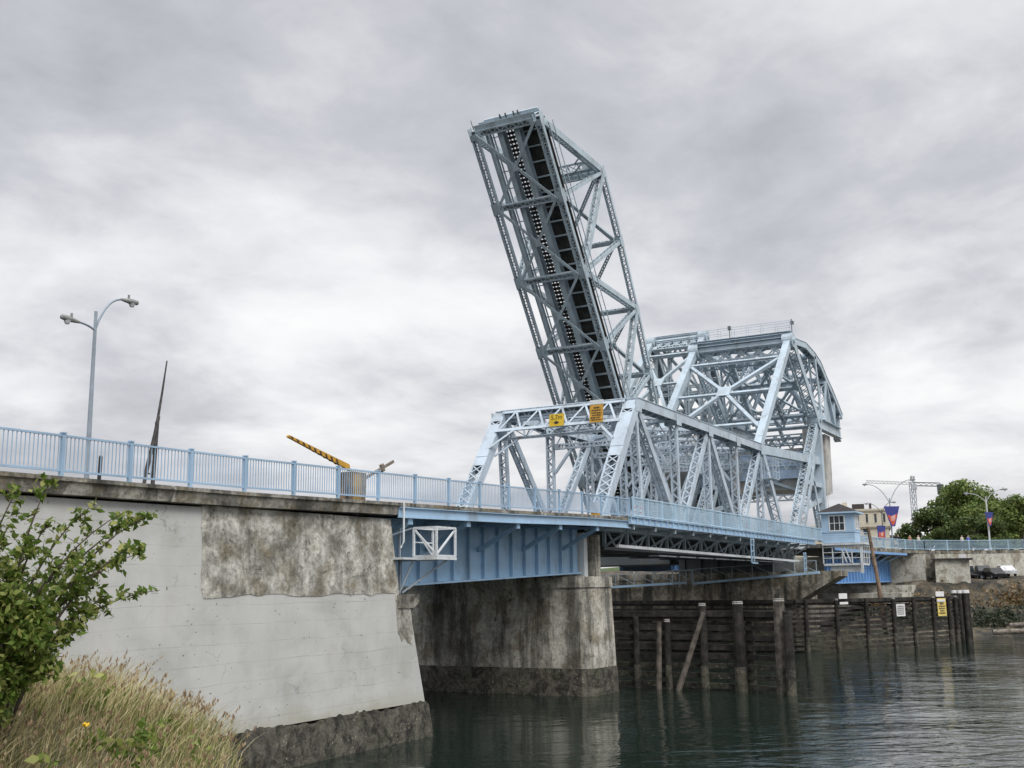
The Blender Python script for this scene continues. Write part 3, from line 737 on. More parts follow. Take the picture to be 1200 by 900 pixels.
def tower(name, label, C, W, heel, zb, mat, cage):
    t = thing(name, label, 'tower', (C[0], C[1], zb))
    for s, y in enumerate((C[1], C[1]+W)):
        mb = MB(); mb.laced(V((heel+3.2, y, zb)), V((C[0]-2.2, y, C[2]-4.4)), .7, .6); mb.build('inner_leg', mat, t)
        c = V((C[0], y, C[2]-.3)); mb = MB(); mb.laced(V((heel, y, zb)), c, .85, .85, lat='double', step=.8); mb.build('front_leg', mat, t)
        mb = MB(); mb.laced(V((C[0]+.7, y, zb)), c+V((.7,0,0)), .95, .9, cover=1); mb.build('rear_post', mat, t)
        mb = MB(); mb.laced(V((C[0]-.2, y, zb)), V((C[0]-4.2, y, lerp(zb, C[2], .62))), .6, .5); mb.laced(V((C[0]+.4, y, zb+6.2)), V((lerp(heel, C[0], .45), y, lerp(zb, C[2], .45))), .6, .5); mb.bar((lerp(heel, C[0], .2), y, lerp(zb, C[2], .2)), (C[0]+.5, y, zb+4.6), .5, .4); mb.build('brace', mat, t)
        mb = MB(); mb.bar((B_N[0] if cage else heel-6, y, C[2]-5.7), (C[0]+.6, y, C[2]-4.6), .55, .85); mb.build('operating_strut', mat, t)
        mb = MB(); mb.box(heel-1.4, heel+1.6, y-.9, y+.9, zb-1.2, zb+.5); mb.build('base_shoe', 'white_steel', t)
    mb = MB()
    for z in (C[2]-4.9, C[2]-2.0, C[2]-8.5):
        mb.laced((C[0]+.7, C[1]+.5, z), (C[0]+.7, C[1]+W-.5, z), .7, .6, side=(0,0,1), step=.9)
    for a, b in ((C[2]-8.5, C[2]-4.9),):
        mb.laced((C[0]+.7, C[1]+.5, a), (C[0]+.7, C[1]+W-.5, b), .4, .3, side=(1,0,0)); mb.laced((C[0]+.75, C[1]+W-.5, a), (C[0]+.75, C[1]+.5, b), .4, .28, side=(1,0,0))
    zz = C[2]-5.3
    lacing_face(mb, (C[0]-1, C[1]+.5, zz-.2), (C[0]-1, C[1]+W-.5, zz-.2), (C[0]-1, C[1]+.5, zz+.9), (C[0]-1, C[1]+W-.5, zz+.9), 7, .14, (1,0,0))
    mb.bar((C[0]-1, C[1]+.4, zz+1.0), (C[0]-1, C[1]+W-.4, zz+1.0), .2, .16); mb.build('cross_bracing', mat, t)
    if not cage:
        mb = MB(); mb.box(124.3, 125.2, 40.3, 47.5, 17.5, 20.2)
        for z in (17.5, 18.9, 20.2): mb.box(124.17, 124.297, 40.3, 47.5, z-.06, z+.06)
        mb.build('cross_girder', 'cwbox', t); mb = MB(); mb.box(125.2, 131, 40.4, 50, 12.5, 17.4); mb.build('dark_fill_box', 'dark_steel', t)  # added dark box that darkens the view below the blue cross girder
    if cage:
        mb = MB(); mb.box(106.2, 114.2, 29.6, 39.2, 7.37, 9.55)
        for k in range(6): mb.box(106.0, 106.19, 30+k*1.7, 30.3+k*1.7, 7.37, 9.4)
        mb.box(105.6, 106.1, 29.4, 39.4, 9.0, 9.3); mb.build('dark_base_fill', 'dark_steel', t)  # dark mass added on the pier top, stands in for shade under the leaf
    else:
        mb = MB(); mb.box(106.2, 114.2, 40.2, 56, 8.35, 9.9); mb.build('dark_base_fill', 'dark_steel', t)  # second dark mass, added to close the bright gap with shade
    if cage:
        mb = MB(); x, y = B_N[0]+.3, YN-.75; z0 = B_N[2]-2.9
        mb.box(x-1, x+1, y-.8, y+.3, z0-.06, z0)
        for a in (-1, 0, 1):
            for b_ in (-.8,): mb.bar((x+a, y+b_, z0), (x+a, y+b_, z0+1.9), .07, .07, (1,0,0))
            mb.bar((x+a, y+.3, z0), (x+a, y+.3, z0+1.9), .07, .07, (1,0,0))
        for z in (.6, 1.2, 1.9): mb.bar((x-1, y-.8, z0+z), (x+1, y-.8, z0+z), .06, .06); mb.bar((x-1, y-.8, z0+z), (x-1, y+.3, z0+z), .06, .06)
        mb.build('inspection_cage', 'tower', t)
    return t
tower('road_tower', 'pale steel tower legs at the heel of the road bridge leaf', C_N, YF-YN, 111.4, 10.8, 'tower', True)
tower('rail_tower', 'grey steel tower legs at the heel of the rail bridge leaf', C_R, RF-RN, 113.5, 10.8, 'rail_truss', False)
# top service walkway with thin handrail and lamp on the road counterweight frame
t = thing('service_walkway', 'thin railed service walkway with a small beacon across the top of the road counterweight frame', 'walkway', (D_N[0], YN, D_N[2]+1))
mb = MB(); zt = D_N[2]+1.0; mb.box(D_N[0]-.5, D_N[0]+.5, YN-.4, YF+.3, zt-.05, zt); mb.build('floor_plate', 'tower', t)
mb = MB()
for dx in (-.48, .48):
    for z in (.55, 1.1): mb.bar((D_N[0]+dx, YN-.4, zt+z), (D_N[0]+dx, YF+.3, zt+z), .035, .035)
    for k in range(8): y = lerp(YN-.38, YF+.28, k/7); mb.bar((D_N[0]+dx, y, zt), (D_N[0]+dx, y, zt+1.1), .035, .035, (1,0,0))
mb.build('handrail', 'tower', t)
mb = MB(); mb.tube([(D_N[0], YN+6.4, zt), (D_N[0], YN+6.4, zt+1.0)], .05, 6); mb.box(D_N[0]-.17, D_N[0]+.17, YN+6.25, YN+6.55, zt+1.0, zt+1.4); mb.build('beacon', 'dark_steel', t)
mb = MB(); mb.bar((D_N[0]+.6, YN-.3, zt), (D_N[0]+.6, YN-.3, zt+1.5), .08, .08, (1,0,0)); mb.box(D_N[0]+.5, D_N[0]+.85, YN-.5, YN-.2, zt+.9, zt+1.25); mb.build('horn_box', 'dark_steel', t)

# ------------------------------------------------------------------ river piers
def pier(name, label, x0, x1, yn, yf, ztop_, zt, mat, nose):
    t = thing(name, label, 'bridge pier', ((x0+x1)/2, (yn+yf)/2, 0))
    cx, rx = (x0+x1)/2, (x1-x0)/2
    def ring(z, off):
        pts = []
        for px_, py_ in ((-1, nose*1.9), (-.93, nose*1.3), (-.70, .12), (-.60, 0), (.60, 0), (.70, .12), (.93, nose*1.3), (1, nose*1.9)):
            pts.append((cx+px_*(rx+off), yn+py_-off*.8, z))
        pts += [(x1+off, yf, z), (x0-off, yf, z)]
        return pts
    def solid(levels, nm, m_):
        mb = MB(); rs = [ring(*l) for l in levels]; n = len(rs[0]); vs = [p for r in rs for p in r]; fs = [tuple(range(n-1,-1,-1)), tuple(range((len(rs)-1)*n, len(rs)*n))]
        for i in range(len(rs)-1):
            for k in range(n): fs.append((i*n+k, i*n+(k+1)%n, (i+1)*n+(k+1)%n, (i+1)*n+k))
        mb.add(vs, fs); return mb.build(nm, m_, t)
    solid([(zt+.02, .22), (ztop_-.62, .03)], 'shaft', mat); solid([(ztop_-.62, .12), (ztop_-.02, .10), (ztop_, .06)], 'cap', mat)
    solid([(-4, .5), (-.1, .34), (zt-.25, .29), (zt+.02, .24)], 'tidal_base', 'tide')
    return t
pier('river_pier', 'stained concrete pier with a rounded nose at the end of the blue girder span', 58.9, 62.9, 27.35, 56, 6.75, 1.5, 'pier', .35)
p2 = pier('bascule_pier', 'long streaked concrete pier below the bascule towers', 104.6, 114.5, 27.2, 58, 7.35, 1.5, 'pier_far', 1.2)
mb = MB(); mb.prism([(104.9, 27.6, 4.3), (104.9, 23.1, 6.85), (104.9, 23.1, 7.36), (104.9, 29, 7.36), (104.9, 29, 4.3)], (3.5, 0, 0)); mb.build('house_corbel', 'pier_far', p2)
mb = MB(); mb.box(59.6, 62.6, 30, 53, 6.75, 7.2); mb.box(60.4, 62.7, 41.5, 51, 7.2, 10.2); mb.box(61.9, 62.6, 28.2, 28.9, 6.75, 9.3)
for y in (31.5, 38.5): mb.box(60.0, 62.5, y-.7, y+.7, 7.2, 8.5)
mb.build('bearing_plinths', 'pier', bpy.data.objects['river_pier'])

# catwalk along the bascule pier
t = thing('pier_catwalk', 'blue grey catwalk with handrail along the face of the streaked pier under the lowered leaf', 'catwalk', (103.9, 35, 6.3))
mb = MB(); mb.bar((103.9, 24.7, 7.2), (103.9, 37, 6.35), .5, .22); mb.bar((103.9, 37.6, 6.45), (103.9, 50, 5.95), .5, .22); mb.build('walkway_beam', 'fascia', t)
mb = MB()
for k in range(13):
    y = 24.9+k*2.02; z = lerp(7.2, 6.0, (y-24.9)/25)
    mb.bar((103.7, y, z), (103.7, y, z+1.1), .07, .07, (1,0,0))
    if k < 12: mb.bar((103.7, y, z+1.1), (103.7, y+2.02, z+1.0), .06, .06); mb.bar((103.75, y, z+.1), (103.75, y+2.02, z+1.0), .05, .05)
mb.box(103.4, 103.5, 36.7, 38.9, 7.6, 7.7)
for y in (36.8, 37.5, 38.2, 38.9): mb.bar((103.45, y, 6.2), (103.45, y, 7.7), .08, .08, (1,0,0))
mb.build('handrail', 'shade_steel', t)
# rail approach girder seen through the gap
t = thing('rail_approach_span', 'blue steel girder span of the rail bridge beyond, seen under the road leaf', 'bridge span', (150, 47, 8))
mb = MB(); mb.box(115, 149, 43.4, 43.5, 7.9, 9.6); mb.box(115, 149, 49.4, 49.5, 7.9, 9.6); mb.bar((115, 43.45, 7.9), (149, 43.45, 7.9), .5, .1)
for k in range(22): mb.box(115.6+1.5*k, 115.72+1.5*k, 43.25, 43.40, 7.96, 9.55)
mb.build('plate_girder', 'girder_far', t); mb = MB(); mb.box(114.6, 149, 43, 50, 9.62, 9.95); mb.build('deck', 'tie', t)
t = thing('rail_near_span', 'weathered steel deck span of the rail bridge hidden behind the road bridge approach', 'bridge span', (50, 47, 8))
mb = MB(); mb.box(30, 60.3, 43.4, 43.5, 7.3, 9.4); mb.box(30, 60.3, 49.4, 49.5, 7.3, 9.4); mb.build('plate_girder', 'girder', t); mb = MB(); mb.box(4, 60.3, 43, 50, 9.42, 9.7); mb.build('deck', 'tie', t)

# ------------------------------------------------------------------ timber fenders
def pile(mb, x, y, z0, z1, r, lean=(0, 0)):
    mb.tube([(x, y, z0), (x+lean[0]*.5, y+lean[1]*.5, (z0+z1)/2), (x+lean[0], y+lean[1], z1)], [r*1.06, r*1.02, r*.94], 10)
def fender(name, label, path, ztop_, nplank, posts):
    name_gap = nplank > 8
    t = thing(name, label, 'timber fender', (path[0][0], path[0][1], 0))
    for a, b in zip(path, path[1:]):
        A, B_ = V((*a, 0)), V((*b, 0)); mb = MB(); mw = MB()
        for k in range(nplank):
            z = .25+(ztop_-.5)*k/(nplank-1); e = random.uniform(-.05, .05)
            (mw if z < 1.9 else mb).bar(A+V((0,0,z+e)), B_+V((0,0,z-e)), .16+.02*random.random(), random.uniform(.25, .33)*(.8 if z > 2.6 and name_gap else 1))
        mb.build('planking', 'timber', t); mw.build('wet_planking', 'timber_wet', t)
        mb = MB(); mb.bar(A+V((0,0,ztop_)), B_+V((0,0,ztop_)), .42, .34); mb.build('top_wale', 'timber', t)
    for (x, y, zt, r, white) in posts:
        mb = MB(); pile(mb, x, y, 1.4, zt, r); pl = mb.build('pile', 'timber' if white < 2 else 'pile_grey', t)
        mb = MB(); pile(mb, x, y, -2, 1.4, r*1.12); mb.build('barnacle_foot', 'pile_foot', pl)
        if white: mb = MB(); mb.tube([(x, y, zt-.12), (x, y, zt+.04)], [r*.99, r*.9], 10); mb.build('pile_cap', 'walk', pl)
    return t
F1 = fender('timber_fender', 'dark timber fender wall with leaning poles beside the rounded concrete pier', [(65.4, 46), (65.3, 27.5), (65.2, 20.4), (63.6, 16.9)], 4.45, 8,
    [(65.0, 27.0, 4.3, .2, 0), (64.9, 24.9, 4.1, .2, 1), (64.9, 22.6, 5.05, .24, 1), (64.8, 20.35, 5.15, .34, 1), (65.2, 19.8, 4.6, .25, 0), (63.8, 17.6, 5.3, .34, 2), (63.3, 17.0, 4.4, .26, 0)])
for lab, a, b, zt in (('short pale pole leaning against the dark timber fender', (64.2, 25.35), (.3, -.1), 4.0), ('long pale pole leaning at a slant across the timber fender', (64.1, 24.4), (.6, -1.95), 4.55)):
    mb = MB(); mb.tube([(a[0], a[1], -1), (a[0]+b[0], a[1]+b[1], zt)], [.19, .15], 10); tag(mb.build('leaning_pole', 'pile_grey'), lab, 'pole', 'poles leaning on the timber fender')
F2P = [(103.6, 46), (102.9, 27.0), (111.5, 20.5), (120.4, 16.3), (125.0, 15.6)]
posts2 = []
for i, (a, b) in enumerate(zip(F2P[1:], F2P[2:])):
    n = 3 if i < 2 else 2
    for k in range(n): f = (k+.3)/n; posts2.append((lerp(a[0], b[0], f)-.12, lerp(a[1], b[1], f)-.25, 4.75, .2, 1 if (i+k) % 2 else 0))
F2 = fender('timber_fender', 'long dark timber fender wall with signs angled towards the far bank', F2P, 4.6, 10, posts2)
dl = thing('pile_cluster', 'cluster of dark timber piles with white tops at the end of the far fender', 'pilings', (126.2, 15.3, 0))
for i, (dx, dy) in enumerate([(-.9, .1), (-.35, -.4), (.15, -.1), (.6, -.5), (1.05, 0), (1.5, -.4), (.3, .6), (-.5, .7)]):
    mb = MB(); pile(mb, 126.2+dx, 15.3+dy, -2, 5.0+random.uniform(-.1, .25), .24); pl = mb.build('pile', 'timber', dl)
    mb = MB(); z = 5.15; mb.tube([(126.2+dx, 15.3+dy, 5.0), (126.2+dx, 15.3+dy, 5.32)], .245, 10); mb.build('pile_cap', 'white', pl)
# slanted weathered pole behind fender
mb = MB(); mb.tube([(112.3, 20.7, 1), (112.0, 21.0, 6), (111.4, 21.5, 11.6)], [.24, .21, .15], 10); tag(mb.build('mooring_pole', 'rustpole'), 'tall rusty brown wooden pole standing behind the far timber fender', 'pole')

# ------------------------------------------------------------------ signs
def board(name, label, c, nrm, w, h, mat, rows, ink, frame_mat=None, group=None, shape=None, text=None):
    c = V(c); n = V(nrm).normalized(); r = V((0,0,1)).cross(n).normalized(); u = n.cross(r)
    t = thing(name, label, 'sign', tuple(c), group)
    mb = MB(); mb.bar(c-u*h/2, c+u*h/2, w, .05, n); mb.build('sign_panel', mat, t)
    if rows:
        mb = MB()
        for (v, x0, x1, th) in rows:
            x = x0
            while x < x1-.01:
                l = random.uniform(.06, .15); x2 = min(x+l, x1)
                p = c+n*.03+u*(v*h); mb.bar(p+r*(x*w), p+r*(x2*w), .012, th*h, u); x = x2+.035
        mb.build('lettering', ink, t)
    if text:
        vs, fs = text_mesh(text, h*.52); mb = MB(); mb.add([c+n*.03+r*x+u*(y+h*.2)+n*z for x, y, z in vs], fs); mb.build('lettering', ink, t)
    if shape == 'diamond':
        p = c+n*.03-u*h*.22; mb = MB(); mb.prism([p-r*w*.20, p-u*h*.15, p+r*w*.20, p+u*h*.15], n*.01); mb.build('diamond_symbol', ink, t)
    return t
pn = V((-.79, 0, .6))
pn2 = V((-1, 0, .12))
board('clearance_sign', 'small yellow clearance sign with 5.7m hung under the portal beam', (68.55, 33.95, 17.75), pn2, 1.15, .88, 'yellow', None, 'ink', text='5.7m', shape='diamond')
bs = board('bridge_notice', 'tall amber notice board hung at the middle of the portal beam', (68.6, 30.9, 17.95), pn2, 1.0, 1.25, 'amber', [(.33, -.2, .25, .10), (.18, -.35, .35, .08), (.03, -.35, .4, .07), (-.10, -.3, .35, .07), (-.24, -.4, .3, .07), (-.36, -.35, .4, .06)], 'ink')
mb = MB(); mb.box(68.66, 68.74, 30.4, 31.4, 18.62, 18.92); mb.build('white_header', 'white_steel', bs)
fd = V((111.5-120.4, 20.5-16.3, 0)).normalized(); fn = V((-.43, -.9, 0))
board('fender_notice', 'white rectangular notice with grey lines fixed to the far timber fender', (113.3, 19.35, 3.55), fn, 1.35, 1.15, 'white', [(.32, -.38, .38, .10), (.16, -.40, .36, .10), (0, -.4, .4, .10), (-.16, -.42, .4, .10), (-.32, -.36, .36, .10)], 'ink_grey')
board('fender_notice', 'pale yellow notice with dark lettering fixed to the far timber fender', (119.5, 16.42, 3.7), fn, 1.45, 1.75, 'pale_yellow', [(.36, -.3, .36, .09), (.20, -.24, .2, .11), (.05, -.36, .38, .08), (-.08, -.36, .34, .08), (-.21, -.25, .25, .08), (-.34, -.36, .36, .08)], 'ink')
for k, (x, y, w, lab) in enumerate([(107.0, 23.7, 1.2, 'short white board on top of the far timber fender near the slatted gap'), (119.3, 16.8, 1.35, 'wide white board on top of the far timber fender above the pale yellow notice')]):
    t = thing('marker_board', lab, 'marker board', (x, y, 4.8)); mb = MB(); d = V((.9, -.43, 0)); c = V((x, y-.3, 5.0)); mb.bar(c-d*w/2, c+d*w/2, .08, .5); mb.build('panel', 'white', t); mb = MB(); c2 = V((x, y-.36, 4.35)); mb.bar(c2-d*w/2, c2+d*w/2, .06, .22); mb.build('lower_strip', 'white', t)

# ------------------------------------------------------------------ access cage at the abutment
t = thing('access_platform', 'white tubular steel access platform bolted to the abutment beside the blue girder', 'platform', (39.5, 26.8, 7.4))
mb = MB(); x0, x1, y0, y1, z0, z1 = 39.5, 41.0, 25.35, 26.5, 7.52, 8.72
for p, q in (((x0, y0, z0), (x0, y0, z1)), ((x1, y0, z0), (x1, y0, z1)), ((x0, y1, z0), (x0, y1, z1)), ((x1, y1, z0), (x1, y1, z1))): mb.bar(p, q, .085, .085, (1,0,0))
for z in (z0, z1): mb.bar((x0, y0, z), (x1, y0, z), .09, .09); mb.bar((x1, y0, z), (x1, y1, z), .09, .085); mb.bar((x0, y0, z), (x0, y1, z), .088, .084); mb.bar((x0, y1, z), (x1, y1, z), .08, .08)
mb.bar((x0, y1, z1-.05), (x0, y0, z0+.05), .07, .07); mb.bar((x0, y0, z0+.05), (x1, y0, z1-.05), .07, .07); mb.bar((x1-.05, y1, z0+.05), (x0+.1, y1, z1-.05), .05, .05); mb.bar((x0, y1+.01, (z0+z1)/2), (x1, y1+.01, (z0+z1)/2), .05, .05)
mb.build('guard_frame', 'white_steel', t)
mb = MB(); mb.box(x0-.05, x1+.05, y0-.05, y1+1.9, z0-.16, z0-.05); mb.box(x0-1.1, x0-.05, y1-.2, y1+.9, z0-.15, z0-.06); mb.build('floor', 'white_steel', t)
mb = MB(); mb.bar((39.2, 26.9, 6.0), (x1-.2, y0+.3, z0-.15), .08, .08); mb.bar((39.0, 26.9, 6.0), (x0, y1, z0-.15), .07, .07); mb.bar((39.1, 26.95, 5.95), (39.1, 26.95, z0+1.2), .08, .08, (1,0,0)); mb.bar((39.3, 28.2, z0), (39.3, 28.2, z0+1.1), .06, .06, (1,0,0)); mb.bar((38.6, 27.0, z0+.9), (39.5, 26.6, z1), .05, .05); mb.build('brace', 'lamp_steel', t)
mb = MB(); mb.tube([(38.62, 26.42, 9.75), (38.62, 26.42, 8.1), (38.45, 26.45, 7.85)], .045, 6); tag(mb.build('drain_pipe', 'white_steel'), 'thin pale drain pipe at the right end of the abutment cornice', 'pipe')

# ------------------------------------------------------------------ operator house
hx0, hx1, hy0, hy1 = 113.7, 116.6, 23.3, 26.5
hz0, hz1 = 10.2, 13.3
hs = thing('operator_house', 'small pale blue bridge operator house with dark hipped roof beside the towers', 'house', ((hx0+hx1)/2, (hy0+hy1)/2, hz0))
mb = MB(); mb.box(hx0, hx1, hy0, hy1, hz0, hz1); mb.build('wall', 'house', hs)
mb = MB(); z = hz0+1.05; mb.box(hx0-.06, hx1+.06, hy0-.06, hy1+.06, z, z+.12); mb.box(hx0-.05, hx1+.05, hy0-.05, hy1+.05, hz1-.2, hz1-.02); mb.build('trim_band', 'house', hs)
mb = MB()
for k in range(14): z = hz0+.1+k*.22; mb.box(hx0-.012, hx1+.012, hy0-.012, hy1+.012, z, z+.018)
mb.build('clapboard_lines', 'fascia', hs)
mb = MB(); e = .38; cx, cy = (hx0+hx1)/2, (hy0+hy1)/2; zr = hz1
mb.add([(hx0-e,hy0-e,zr),(hx1+e,hy0-e,zr),(hx1+e,hy1+e,zr),(hx0-e,hy1+e,zr),(cx-.3,cy,zr+.92),(cx+.3,cy,zr+.92)], [(0,1,5,4),(1,2,5),(2,3,4,5),(3,0,4),(3,2,1,0)]); mb.build('roof', 'roof', hs)
mb = MB(); mb.box(hx0-e-.02, hx1+e+.02, hy0-e-.02, hy1+e+.02, zr-.16, zr-.004); mb.build('eaves', 'house', hs)
def window(parent, c, n, w, h, cols, rows, fm='white'):
    c = V(c); n = V(n); r = V((0,0,1)).cross(n); u = V((0,0,1))
    mb = MB(); mb.bar(c-u*h/2+n*.012, c+u*h/2+n*.012, w, .03, n); gl = mb.build('window', 'glass', parent)
    mb = MB(); o = n*.05
    for s_ in (-1, 1):
        mb.bar(c-u*(h/2+.04)+r*(s_*w/2)+o, c+u*(h/2+.04)+r*(s_*w/2)+o, .09, .07, n); mb.bar(c-r*(w/2+.04)+u*(s_*h/2)+o+n*.003, c+r*(w/2+.04)+u*(s_*h/2)+o+n*.003, .07, .09, u)
    for k in range(1, cols): mb.bar(c-u*h/2+r*(w*(k/cols-.5))+o*.9, c+u*h/2+r*(w*(k/cols-.5))+o*.9, .05, .05, n)
    for k in range(1, rows): mb.bar(c-r*w/2+u*(h*(k/rows-.5))+o*.8, c+r*w/2+u*(h*(k/rows-.5))+o*.8, .05, .05, u)
    mb.build('window_frame', fm, gl); return gl
window(hs, (hx0, 24.95, hz0+1.98), (-1,0,0), 1.5, 1.5, 3, 2); window(hs, (114.6, hy0, hz0+2.05), (0,-1,0), .7, 1.35, 2, 2); window(hs, (115.8, hy0, hz0+2.05), (0,-1,0), .8, 1.35, 2, 2)
# gallery and scaffold under the house
t = thing('service_platform', 'white railed steel service platform hung below the operator house', 'platform', (115, 24, 8.2))
mb = MB(); x0, x1, y0, y1, z0, z1 = 113.6, 117.2, 22.7, 26.5, 8.15, 10.1
mb.box(x0, x1, y0, y1, z0-.2, z0); mb.box(x0-.3, x1+.4, y0-.4, y1, z1-.12, z1+.06); mb.box(x0+.3, x1-1, y0+.6, y1-.6, z0-.85, z0-.2); mb.build('floors', 'white_steel', t)
mb = MB()
for y in np.linspace(y0, y1, 5): mb.bar((x0, y, z0), (x0, y, z1), .1, .1, (1,0,0))
for x in np.linspace(x0, x1, 4): mb.bar((x, y0, z0), (x, y0, z1), .1, .1, (1,0,0))
for z in (.55, 1.1, 1.6): mb.bar((x0, y0, z0+z), (x0, y1, z0+z), .07, .07); mb.bar((x0, y0, z0+z), (x1, y0, z0+z), .07, .07)
mb.bar((x0-.05, 24.2, z0+.1), (x0-.05, 24.8, z1), .12, .08, (1,0,0)); mb.bar((x0-.05, 23.8, z0+.1), (x0-.05, 24.4, z1), .12, .08, (1,0,0)); mb.box(x0-.12, x0+.12, y0-.1, y0+.14, z0-1.0, z1+.1)
mb.build('guard_rails', 'white_steel', t)
mb = MB()
for x in (112.8, 114.8, 116.8): mb.bar((x, 22.6, hz0+1.0), (x, 22.6, hz0), .05, .05, (1,0,0))
mb.bar((113.0, 22.6, hz0+1.0), (117.4, 22.6, hz0+1.0), .06, .06); mb.bar((113.0, 22.6, hz0+.5), (117.4, 22.6, hz0+.5), .05, .05); mb.build('upper_handrail', 'house', t)

# ladder cage hung from the road leaf edge
for i, (x, y, zt, lab) in enumerate([(88.3, 26.35, 9.9, 'small blue hanging ladder frame below the middle of the lowered leaf walkway'), (104.6, 26.2, 9.1, 'blue hanging ladder frame at the far end of the lowered leaf walkway')]):
    mb = MB()
    for dx in (0, .7): mb.bar((x+dx, y, zt), (x+dx, y, zt-2.0), .09, .09, (1,0,0))
    for k in range(5): mb.bar((x, y, zt-.1-k*.47), (x+.7, y, zt-.1-k*.47), .06, .06)
    mb.bar((x, y, zt-2), (x+1.6, y, zt-2), .1, .1); tag(mb.build('hanging_ladder', 'fascia'), lab, 'ladder', 'ladder frames under the leaf')

# ------------------------------------------------------------------ east approach: girder, deck, railing, retaining wall
EP = [(118.4, 26.5, 10.4), (126, 26.5, 10.42), (134, 26.3, 10.42), (141, 25.6, 10.4), (148, 24.1, 10.36), (152, 22.4, 10.34), (156, 20.1, 10.34), (162, 15.4, 10.4), (166.4, 11.4, 10.46), (172, 5.6, 10.55), (182, -5, 10.7), (200, -25, 10.9)]
mesh_railing('mesh_railing', 'blue mesh panel railing curving along the far approach past the house', EP[:6], 1.2, 2.6, .17)
mesh_railing('mesh_railing', 'blue mesh panel railing along the top of the long grey retaining wall', EP[5:], 1.25, 3.3, .17)
mb = MB(); vs = []; fs = []
for i, p in enumerate(EP):
    a = V(EP[max(0, i-1)]); b = V(EP[min(len(EP)-1, i+1)]); d = (b-a); d.z = 0; d.normalize(); nrm = V((-d.y, d.x, 0)); p = V(p)
    q = p+nrm*13; vs += [p+V((0,0,-.08))-nrm*.15, q+V((0,0,-.08)), q+V((0,0,-.5)), p+V((0,0,-.5))-nrm*.15]
for i in range(len(EP)-1):
    for k in range(4): fs.append((i*4+k, i*4+(k+1)%4, (i+1)*4+(k+1)%4, (i+1)*4+k))
fs += [(3,2,1,0)]; mb.add(vs, fs); struct(mb.build('far_road', 'cornice'))
t = thing('far_girder_span', 'bright blue ribbed plate girder span between the streaked pier and the far bank', 'bridge span', (135, 28, 6))
mb = MB(); mb.prism([(122, 28.4, 6.2), (149.6, 26.6, 6.35), (149.6, 26.6, 9.0), (122, 28.4, 9.2)], (0, .06, 0)); mb.bar((122, 28.4, 6.2), (149.6, 26.6, 6.35), .5, .12); mb.bar((122, 28.32, 8.0), (149.6, 26.5, 8.1), .06, .08)
for k in range(22): f = k/21; x = lerp(122.2, 149.3, f); y = lerp(28.4, 26.6, f); mb.box(x-.05, x+.05, y-.2, y-.02, 6.3+.15*f, 9.05)
mb.build('plate_girder', 'girder_far', t)
for k in range(9):
    f = k/8; x = lerp(121.5, 147, f); ye = interp(x, [(118, 26.6), (134, 26.4), (141, 25.7), (148, 24.2)]); mb = MB(); mb.bar((x, ye, 9.7), (x, 28.3-f*1.3, 9.7), .18, .14); mb.bar((x, ye+.1, 9.6), (x, 28.3-f*1.3, 8.5), .16, .16); mb.build('sidewalk_bracket', 'fascia', t)
mb = MB()
for a, b in zip(EP[:5], EP[1:5]): mb.bar((a[0], a[1]-.1, a[2]-.62), (b[0], b[1]-.1, b[2]-.62), .1, .3)
mb.build('fascia_beam', 'girder_far', t)
t = thing('far_abutment', 'grey concrete abutment blocks under the far end of the blue ribbed girder', 'abutment', (150, 24, 5))
mb = MB(); mb.box(149.6, 152.6, 22.2, 40, 5.0, 9.75); mb.build('pier_block', 'grey_wall', t)
mb = MB(); mb.box(151.0, 151.9, 21.2, 22.3, 6.8, 9.8); mb.box(150.9, 152.2, 20.9, 21.3, 8.2, 8.5); mb.build('buttress', 'cornice', t)
mb = MB(); mb.box(143.5, 148.3, 23.0, 40, 3.5, 5.9); mb.box(136, 143, 23, 38, 3.8, 5.0); mb.build('footing', 'grey_wall', t)
rw = thing('retaining_wall', 'long plain grey concrete retaining wall below the far approach railing', 'wall', (165, 14, 6))
mb = MB(); fs = []; vs = []
path = [V(p) for p in EP[5:]]
for i, p in enumerate(path):
    d = (path[min(len(path)-1, i+1)]-path[max(0, i-1)]); d.z = 0; d.normalize(); nrm = V((-d.y, d.x, 0))
    vs += [p-nrm*.12+V((0,0,-.1)), p+nrm*.5+V((0,0,-.12)), p+nrm*.5+V((0,0,-6)), p-nrm*.12+V((0,0,-6))]
for i in range(len(path)-1):
    for k in range(4): fs.append((i*4+k, (i+1)*4+k, (i+1)*4+(k+1)%4, i*4+(k+1)%4))
fs.append((0,1,2,3)); mb.add(vs, fs).build('wall_face', 'grey_wall', rw)
# utility shed in front of the wall
t = thing('utility_shed', 'low grey concrete shed with flat dark roof slab built against the retaining wall', 'shed', (151, 18.5, 6.5))
mb = MB(); mb.prism([(149.2, 20.9, 6), (152.8, 20.9, 6), (154.4, 17.6, 6), (150.8, 17.0, 6)], (0, 0, 2.95)); mb.build('wall', 'grey_wall', t)
mb = MB(); mb.prism([(148.8, 21.3, 8.96), (153.2, 21.2, 8.96), (155.2, 17.2, 8.96), (150.4, 16.5, 8.96)], (0, 0, .18)); mb.build('roof', 'roof', t)
mb = MB(); mb.box(152.9, 153.5, 17.6, 18.4, 9.15, 9.7); mb.build('vent_box', 'white', t)

